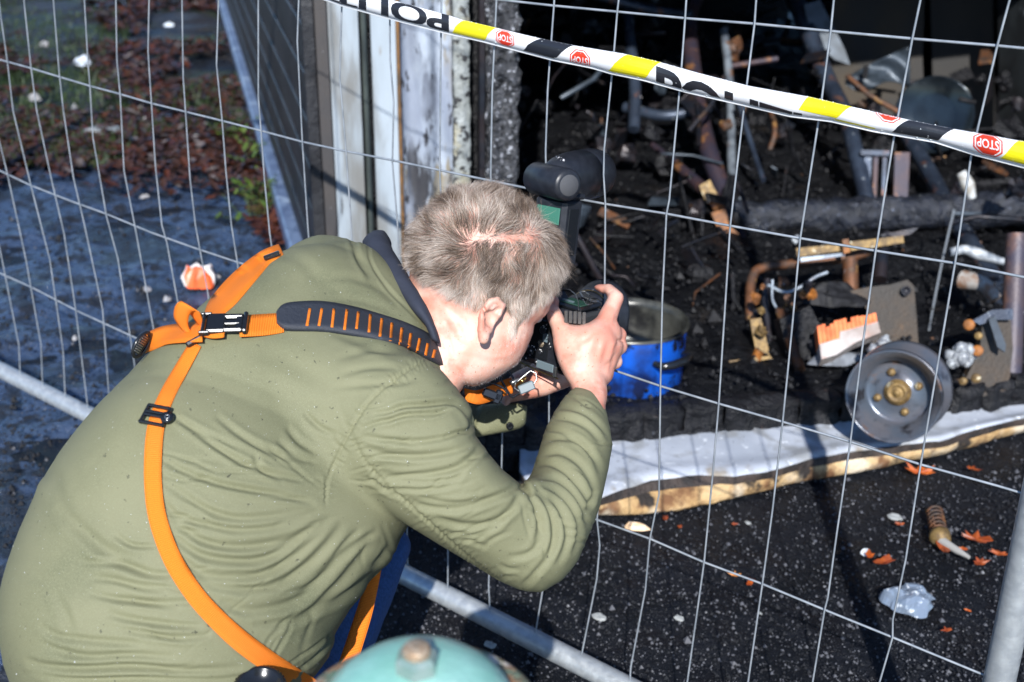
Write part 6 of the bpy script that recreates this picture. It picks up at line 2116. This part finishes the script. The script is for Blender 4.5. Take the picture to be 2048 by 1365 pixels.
M_bar = mat("blue_grey_pipe", (.045, .062, .095), .4, .4, var=(.022, .030, .048), vscale=12, layers=(((.14, .07, .05), 14, .62, .05), ((.30, .33, .36), 40, .68, .03)), bumps=((200, .5, .002),))
M_brt = mat("bright_scorched_metal", (.26, .30, .34), .35, .4, var=(.12, .14, .17), vscale=20, layers=(((.2, .1, .05), 14, .66, .04),))
M_pur = mat("purple_rust_pipe", (.055, .031, .034), .5, .3, var=(.032, .028, .045), vscale=12, layers=(((.22, .10, .04), 14, .62, .05),), bumps=((200, .5, .002),))
M_post = mat("scorched_post", (.075, .055, .060), .5, .2, var=(.05, .045, .065), vscale=10, layers=(((.42, .42, .45), 60, .69, .02), ((.18, .09, .06), 9, .60, .08)), bumps=((120, .5, .003),))
rod("bent_pipe", [(1398, -20, 5.2), (1378, 40, 5.0), (1385, 130, 4.8), (1398, 220, 4.6), (1420, 310, 4.4), (1460, 420, 4.25), (1490, 520, 4.0), (1510, 600, 3.75), (1525, 680, 3.55)], .034, M_pur, "long bent rusty pipe leaning down behind the POLITI lettering", "pipe")
rod("curved_pipe", [(1580, -20, 5.2), (1612, 50, 5.0), (1650, 150, 4.8), (1690, 230, 4.6), (1712, 310, 4.4), (1735, 405, 4.3)], [.040, .038, .034, .03, .03], M_bar, "curved blue grey pipe coming down from the top right of the interior", "pipe")
rod("thin_rod", [(1448, 60, 4.9), (1458, 150, 4.8), (1462, 240, 4.7), (1464, 340, 4.5), (1478, 400, 4.3)], .017, M_brt, "pale straight rod standing beside the bent pipe", "rod")
rod("thin_rod", [(1476, 200, 4.6), (1500, 280, 4.5), (1527, 362, 4.35)], .010, M_bar, "thin dark blue rod leaning right of the pale rod", "rod")
rod("red_rod", [(1460, 133, 4.9), (1555, 118, 4.9)], .013, M_pur, "short reddish rod lying crosswise at the top", "rod")
rod("long_pipe", [(1795, 240, 4.8), (1850, 330, 4.5), (1900, 420, 4.2), (1945, 500, 3.9), (1985, 560, 3.7), (2012, 615, 3.5)], [.030, .030, .032, .034, .036], M_bar, "long blue grey pipe slanting down to the right post", "pipe")
rod("elbow_pipe", [(1255, 30, 5.0), (1262, 100, 4.9), (1270, 170, 4.8), (1268, 260, 4.7)], .024, M_bar, "upright grey pipe near the top left of the interior", "pipe")
rod("scorched_pipe", [(1190, -10, 5.0), (1300, 20, 5.0), (1385, 30, 4.95)], .020, M_bar, "blue grey pipe running level along the top of the interior", "pipe")
rod("rusty_strut", [(1305, 290, 4.6), (1370, 345, 4.4), (1440, 410, 4.2)], [.012, .02, .03], M_pur, "rusty strut rising to the left from the brass bracket", "strut")
rod("curved_bar", [(1250, 215, 4.9), (1330, 232, 4.8), (1420, 215, 4.8)], .022, M_bar, "dark curved bar behind the flash head at mid height", "bar")
rod("loop_bar", [(1482, 230, 4.6), (1500, 200, 4.6), (1535, 210, 4.6), (1550, 260, 4.5), (1540, 300, 4.5)], .010, M_rust, "small rusty hoop beside the thin blue rod", "hoop")
rod("cable", [(1908, 420, 3.6), (1885, 520, 3.5), (1865, 620, 3.4), (1858, 660, 3.3)], .0035, mat("grey_cable", (.18, .2, .22), .4), "thin grey cable hanging in front of the rusty plate", "cable", 6)
rod("white_rod", [(1900, 505, 3.45), (1930, 500, 3.45), (1955, 508, 3.45), (2000, 522, 3.45), (2040, 530, 3.45)], [.012, .014, .018, .011, .010], mat("flaky_white_metal", (.45, .47, .48), .4, var=(.05, .07, .1), vscale=25), "flaky white rod lying level left of the right post", "rod")
rod("ash_stick", [(1922, 345, 4.0), (1935, 370, 4.0), (1945, 398, 4.0)], [.016, .024, .012], mat("white_ash", (.48, .5, .5), .7, var=(.3, .28, .24), vscale=30), "short white ash covered stump above the charred log", "debris")
rod("scorched_upright", [(2034, 470, 3.1), (2028, 600, 3.08), (2020, 785, 3.06)], .027, M_post, "stout scorched steel post standing at the right edge", "post", 24)
rod("axle_pipe", [(1925, 560, 3.35), (1968, 570, 3.3), (1990, 600, 3.28)], [.028, .022, .02], mat("flaky_rust_white", (.35, .33, .3), .6, var=(.2, .1, .05), vscale=30), "short flaky stub below the white rod", "pipe")
# charred log
M_log = mat("charred_log", (.008, .010, .015), .32, spec=.6, var=(.018, .022, .034), vscale=30, layers=(((.10, .12, .17), 70, .66, .03),), bumps=((90, 1., .01), (30, 1., .02)))
q = []; n = 20; A_, B_ = P(1440, 438, 4.15), P(2130, 415, 4.0)
for i in range(90):
    c_ = A_ + (B_ - A_) * i / 89
    for k in range(n):
        a = 2 * math.pi * k / n
        q.append(c_ + (fwd * math.cos(a) + zz * math.sin(a)) * .058)
q = np.array(q); cen = np.repeat(np.array([A_ + (B_ - A_) * i / 89 for i in range(90)]), n, 0)
q = q + (q - cen) * (noise3(q, 26, 111) * .20 + noise3(q, 70, 112) * .12)[:, None]
tag(meshobj("charred_log", q, [(i * n + k, i * n + (k + 1) % n, (i + 1) * n + (k + 1) % n, (i + 1) * n + k) for i in range(89) for k in range(n)] + [tuple(range(n))[::-1], tuple(range(89 * n, 90 * n))], M_log),
    "long charred black log lying level across the shed floor", "log")


def plate(name, poly, d, mt, lab, cat, th=.006, parent=None, wob=0.):
    """flat plate: outline in the picture at depth(s) d (one value or one per corner)"""
    ds = d if hasattr(d, '__len__') else [d] * len(poly)
    pts = [P(x, y, dd) for (x, y), dd in zip(poly, ds)]
    n_ = np.cross(pts[1] - pts[0], pts[2] - pts[0]); n_ /= np.linalg.norm(n_)
    if n_ @ (pts[0] - C0) < 0: n_ = -n_
    o = MB().prism(pts, n_ * th).build(name, mt, parent)
    return tag(o, lab, cat) if lab else o


M_dgrey = mat("dull_sheet", (.06, .078, .10), .4, .3, var=(.025, .034, .044), vscale=12)
plate("ochre_board", [(1668, -30), (1850, -30), (1845, 120), (1850, 225), (1760, 255), (1680, 250), (1655, 120)], 5.3, mat("scorched_ochre_board", (.034, .021, .007), .7, var=(.014, .010, .005), vscale=4, layers=(((.012, .01, .008), 3, .56, .08),)), "scorched ochre board standing at the back of the shed", "board", .02)
plate("ochre_board", [(1860, -30), (1985, -30), (1990, 260), (1870, 300)], 5.35, mat("dark_ochre_board", (.012, .009, .005), .7, var=(.006, .005, .004), vscale=4), "darker brown board at the back right of the ochre one", "board", .02)
plate("grey_board", [(1995, -30), (2120, -30), (2120, 330), (2000, 300)], [5.0, 4.6, 4.6, 5.0], mat("sooty_grey_board", (.022, .027, .03), .6, var=(.01, .012, .014), vscale=9, layers=(((.16, .18, .2), 14, .68, .04),)), "sooty grey board at the far upper right", "board", .02)
# crumpled metal leaf
rows = []
for i in range(14):
    r_ = []
    for j in range(9):
        a, b = i / 13, j / 8
        x = 1690 + 130 * a; y = 168 - 44 * a * b + 12 * math.sin(a * 7) * (1 - b) - 6 * b + (8 if b < .3 else 0) * math.sin(a * 3)
        y = y - 26 * b * a ** .5
        r_.append(P(x, y, 4.85 + .03 * math.sin(a * 9 + b * 5)))
    rows.append(r_)
tag(MB().sheet(rows, .002).build("crumpled_sheet", M_dgrey), "crumpled grey metal leaf caught at the back of the shed", "metal sheet")
plate("metal_strip", [(1608, 10), (1640, 0), (1690, 100), (1700, 130), (1670, 120), (1625, 80)], 4.95, M_dgrey, "pale grey metal strip behind the curved pipe", "metal sheet")
dk = MB().lathe(P(1868, 230, 4.7), WM.T @ np.array([-.35, .1, -.93]), [(0, .001), (.003, .08), (.012, .145), (.02, .15), (.018, .145), (.008, .08)], 40)
tag(dk.build("pan_lid", mat("sooty_lid", (.025, .035, .042), .12, .6, var=(.012, .016, .02), vscale=6)), "round dark pan lid leaning at the back under the tape", "pan lid")
# bracket group
rack = empty("rusty_bracket", P(1760, 405, 4.35), "upright rusty bracket of parallel flats standing behind the charred log", "bracket")
for x0_, w_, mt in ((1730, 14, M_bar), (1748, 9, M_pur), (1766, 9, M_bar), (1790, 30, M_pur)):
    plate("flat_bar", [(x0_, 305), (x0_ + w_, 305), (x0_ + w_ - 5, 408), (x0_ - 3, 408)], 4.35, mt, None, None, .02, rack)
plate("flat_bar", [(1722, 300), (1780, 302), (1780, 312), (1722, 310)], 4.33, M_bar, None, None, .01, rack)
# brass hinge block on the left pipe
brk = empty("scorched_clamp", P(1450, 450, 4.1), "orange rusty clamp fixed where the bent pipe meets the log", "clamp")
M_orr = mat("orange_rust", (.34, .12, .02), .6, var=(.15, .06, .02), vscale=30, bumps=((200, .6, .003),))
plate("clamp_jaw", [(1422, 425), (1450, 418), (1458, 450), (1480, 470), (1440, 470)], 4.05, M_orr, None, None, .03, brk)
plate("clamp_jaw", [(1398, 372), (1420, 360), (1436, 392), (1410, 400)], 4.15, M_rustb, None, None, .03, brk)
# tangle of charred scraps filling the interior
tg = [MB(), MB(), MB(), MB()]
tmats = [M_char, M_soot, M_rust, M_dgrey]
for i in range(620):
    u_, v_ = rng.uniform(.05, 2.7), rng.uniform(.5, 5.0)
    k = rng.choice(4, p=[.56, .32, .07, .05])
    zc = zt + np.clip(v_ - 1.2, 0, 3) * .02 + abs(rng.normal(0, .08 + .12 * (v_ > 1.5)))
    c_ = S(u_, v_, zc); px, py, _ = (a[0] for a in project(c_[None]))
    if py > 700 or (v_ < 1.6 and 1500 < px < 1900): continue
    typ = rng.random()
    dr_ = rng.normal(0, 1, 3) * np.array([1, 1, .7]); dr_ /= np.linalg.norm(dr_)
    if typ < .45:
        L_ = rng.uniform(.05, .28); sg_ = np.cross(dr_, [0, 0, 1.]) * rng.normal(0, .03)
        tg[k].tube([c_ - dr_ * L_ / 2, c_ + sg_, c_ + dr_ * L_ / 2], rng.uniform(.003, .011), 6)
    elif typ < .75:
        b2 = np.cross(dr_, rng.normal(0, 1, 3)); b2 /= np.linalg.norm(b2)
        tg[k].box(c_, dr_ * rng.uniform(.02, .09), b2 * rng.uniform(.008, .035), np.cross(dr_, b2) * rng.uniform(.002, .008), .001)
    else:
        tg[k].add(*blob(c_, rng.uniform(.015, .05), i, 6, 8, .7))
for k in range(4):
    tag(tg[k].build(("charred_scraps", "sooty_metal_scraps", "rusty_scraps", "grey_metal_scraps")[k], tmats[k]), ("heap of black charred scraps filling the floor of the burnt interior", "tangle of sooty metal bits across the burnt interior",
        "rusty bits scattered through the burnt interior", "blue grey metal bits scattered through the burnt interior")[k], "debris", kind="stuff")
# central rusty mechanism
mech = empty("seat_frame", G(1690, 740, zt), "tangled rusty mechanism like a scooter seat frame standing on the burnt floor", "machine frame")
def mrod(name, pts, r, mt): rod(name, pts, r, mt, None, None, 8, mech)
mrod("frame_tube", [(1508, 720, 3.30), (1500, 620, 3.35), (1505, 555, 3.4), (1530, 535, 3.42), (1620, 525, 3.45), (1700, 515, 3.45), (1745, 500, 3.45)], .014, M_rust)
mrod("frame_tube", [(1540, 690, 3.25), (1530, 600, 3.3), (1535, 560, 3.32)], .011, M_soot)
mrod("frame_tube", [(1700, 520, 3.4), (1702, 570, 3.38), (1700, 600, 3.38)], .022, M_rust)
mrod("frame_tube", [(1760, 560, 3.35), (1765, 500, 3.4), (1775, 470, 3.42)], .020, M_soot)
mrod("bent_wire", [(1535, 570, 3.2), (1570, 585, 3.2), (1600, 575, 3.2), (1630, 555, 3.2), (1655, 545, 3.2)], .005, M_brt)
mrod("bent_wire", [(1545, 560, 3.2), (1545, 600, 3.2), (1560, 625, 3.2)], .004, M_brt)
plate("brass_slat", [(1592, 497), (1700, 487), (1700, 500), (1595, 514)], 3.38, M_rustb, None, None, .015, mech)
plate("brass_slat", [(1700, 484), (1806, 472), (1808, 486), (1702, 502)], 3.37, M_rustb, None, None, .015, mech)
plate("brass_slat", [(1600, 516), (1690, 506), (1690, 512), (1602, 524)], 3.36, M_brt, None, None, .012, mech)
plate("brass_slat", [(1760, 470), (1838, 455), (1820, 470), (1770, 478)], 3.40, M_soot, None, None, .012, mech)
plate("brass_block", [(1685, 480), (1697, 478), (1700, 505), (1688, 508)], 3.34, M_orr, None, None, .02, mech)
M_plate = mat("brown_rust_plate", (.050, .032, .018), .6, .2, var=(.028, .024, .02), vscale=8, layers=(((.14, .07, .025), 12, .60, .05),), bumps=((120, .6, .003),))
plate("side_plate", [(1700, 582), (1740, 574), (1780, 570), (1815, 560), (1828, 572), (1832, 620), (1838, 700), (1780, 720), (1745, 690), (1735, 620)], 3.22, M_plate, None, None, .012, mech)
MB().lathe(P(1812, 582, 3.2), WM.T @ np.array([-.1, 0, -1.]), [(0, .013), (.004, .013), (.004, .009), (-.002, .009), (-.002, .001)], 16).build("pivot_ring", M_soot, mech)
plate("side_plate", [(1500, 640), (1522, 636), (1545, 730), (1560, 750), (1535, 755), (1515, 720)], 3.15, M_rustb, None, None, .02, mech)
plate("cross_plate", [(1560, 640), (1620, 612), (1640, 650), (1640, 720), (1580, 735)], 3.12, M_char, None, None, .08, mech)
mrod("frame_tube", [(1560, 620, 3.2), (1580, 680, 3.12), (1600, 740, 3.05)], .014, M_rust)
plate("wood_sliver", [(1458, 722), (1540, 712), (1545, 718), (1462, 730)], 3.08, M_rustb, None, None, .01, mech)
for _ in range(26):       # small corroded lumps on the mechanism
    x = rng.uniform(1500, 1640); y = rng.uniform(560, 740)
    c_ = P(x, y, rng.uniform(3.05, 3.25)); s_ = rng.uniform(.006, .016)
    MB().add(*blob(c_, s_, rng.integers(99), 6, 7, .7)).build("corroded_lump", [M_rust, M_soot, M_rustb, M_orr][rng.integers(4)], mech, fix=False)
# orange ribbed block
M_orb = mat("orange_ribbed", (.80, .20, .06), .6, var=(.62, .12, .03), vscale=30)
M_ash = mat("charred_paper", (.48, .44, .42), .8, var=(.30, .24, .21), vscale=14, layers=(((.40, .18, .12), 10, .62, .06), ((.05, .04, .04), 22, .68, .03)), bumps=((90, .8, .004),))
blk = empty("ribbed_block", G(1690, 745, zt), "orange ribbed plastic block with scorched white lower half in the burnt debris", "block")
o0, o1 = P(1634, 652, 3.02), P(1752, 622, 3.02)
dn1 = P(1642, 715, 2.99) - o0
for k in range(14):
    t0, t1 = k / 14, (k + .90) / 14
    a_, b_ = o0 + (o1 - o0) * t0, o0 + (o1 - o0) * t1
    jj = rng.uniform(-.03, .07) + (.12 if k in (2, 7) else 0)
    nrm_ = np.cross(o1 - o0, dn1); nrm_ /= np.linalg.norm(nrm_)
    if nrm_ @ (o0 - C0) < 0: nrm_ = -nrm_
    lowk = .62 if k < 5 else .42
    MB().prism([a_ + dn1 * jj, b_ + dn1 * jj, b_ + dn1 * lowk, a_ + dn1 * lowk], nrm_ * .05).build("rib", M_orb, blk)
pa_ = o0 + dn1 * .5
MB().prism([o0 + dn1 * .60 - nrm_ * .003, o0 + (o1 - o0) * .34 + dn1 * .58 - nrm_ * .003, o0 + (o1 - o0) * .36 + dn1 * .38 - nrm_ * .003, o1 + dn1 * .36 - nrm_ * .003, o1 + (o1 - o0) * .02 + dn1 * .72 - nrm_ * .003, o0 + (o1 - o0) * .6 + dn1 * .82 - nrm_ * .003,
            o0 + (o1 - o0) * .25 + dn1 * 1.05 - nrm_ * .003, o0 + dn1 * 1.08 - nrm_ * .003], nrm_ * .05).build("scorched_wrap", M_ash, blk)
crumple("ash_sheet", 1680, 722, .085, .03, .03, mat("pale_ash_sheet", (.22, .24, .27), .7, var=(.12, .13, .15), vscale=20), "pale ash coloured sheet scrap under the orange ribbed block", "debris", z=zt + .01, seed=20, rot=.9)
crumple("char_pile", 1660, 600, .10, .05, .05, M_cr, "heap of charred scraps on top of the orange ribbed block", "debris", z=zt + .09, seed=21, rot=.6)
for (x, y, s_, z_, lab) in [(1765, 690, .024, .17, "round white lump right of the orange ribbed block"), (1915, 705, .030, .17, "cluster of white molten lumps right of the wheel rim"), (1938, 715, .018, .16, "small white molten lump below the brass disc"),
                            (1900, 728, .016, .15, "lower white molten lump beside the wheel rim"), (1590, 478, .012, .2, "grey lump left of the brass slats")]:
    ic = MB(); c_ = P(x, y, 2.92 if x > 1700 else 3.3)
    for _ in range(7):
        o_c = c_ + rng.normal(0, s_ * .45, 3)
        ic.add(*blob(o_c, s_ * .55, rng.integers(99)), True)
    tag(ic.build("molten_lump", mat("molten_white", (.34, .36, .37), .4, var=(.15, .16, .18), vscale=90), fix=False), lab, "molten lump", "white molten lumps")
# corner fitting by the right post
fit_ = empty("corner_fitting", G(1980, 770, zt), "sooty corner bracket with brass discs joined to the right post", "bracket")
plate("fitting_plate", [(1985, 625), (2020, 622), (2026, 700), (2015, 780), (1940, 800), (1930, 760), (1960, 700), (1965, 650)], 2.98, M_plate, None, None, .03, fit_)
plate("fitting_arm", [(1978, 640), (1990, 632), (2012, 690), (2010, 705), (1995, 695)], 2.93, M_dgrey, None, None, .012, fit_)
plate("fitting_arm", [(1945, 642), (1985, 620), (2026, 618), (2026, 640), (1990, 640), (1960, 650)], 2.95, M_bar, None, None, .012, fit_)
for (x, y, r_, m_) in ((1955, 702, .014, M_orr), (1952, 757, .012, M_rustb), (1926, 763, .010, M_rustb), (1938, 650, .014, M_orr), (1957, 672, .010, M_rustb)):
    MB().lathe(P(x, y, 2.90), WM.T @ np.array([-.5, 0, -.86]), [(-.02, r_ * .8), (0, r_), (.004, r_ * .9), (.004, r_ * .5), (.006, .001)], 14).build("brass_disc", m_, fit_)
plate("axle_beam", [(1870, 770), (2020, 735), (2022, 800), (1900, 812)], 3.0, M_plate, None, None, .05, fit_)
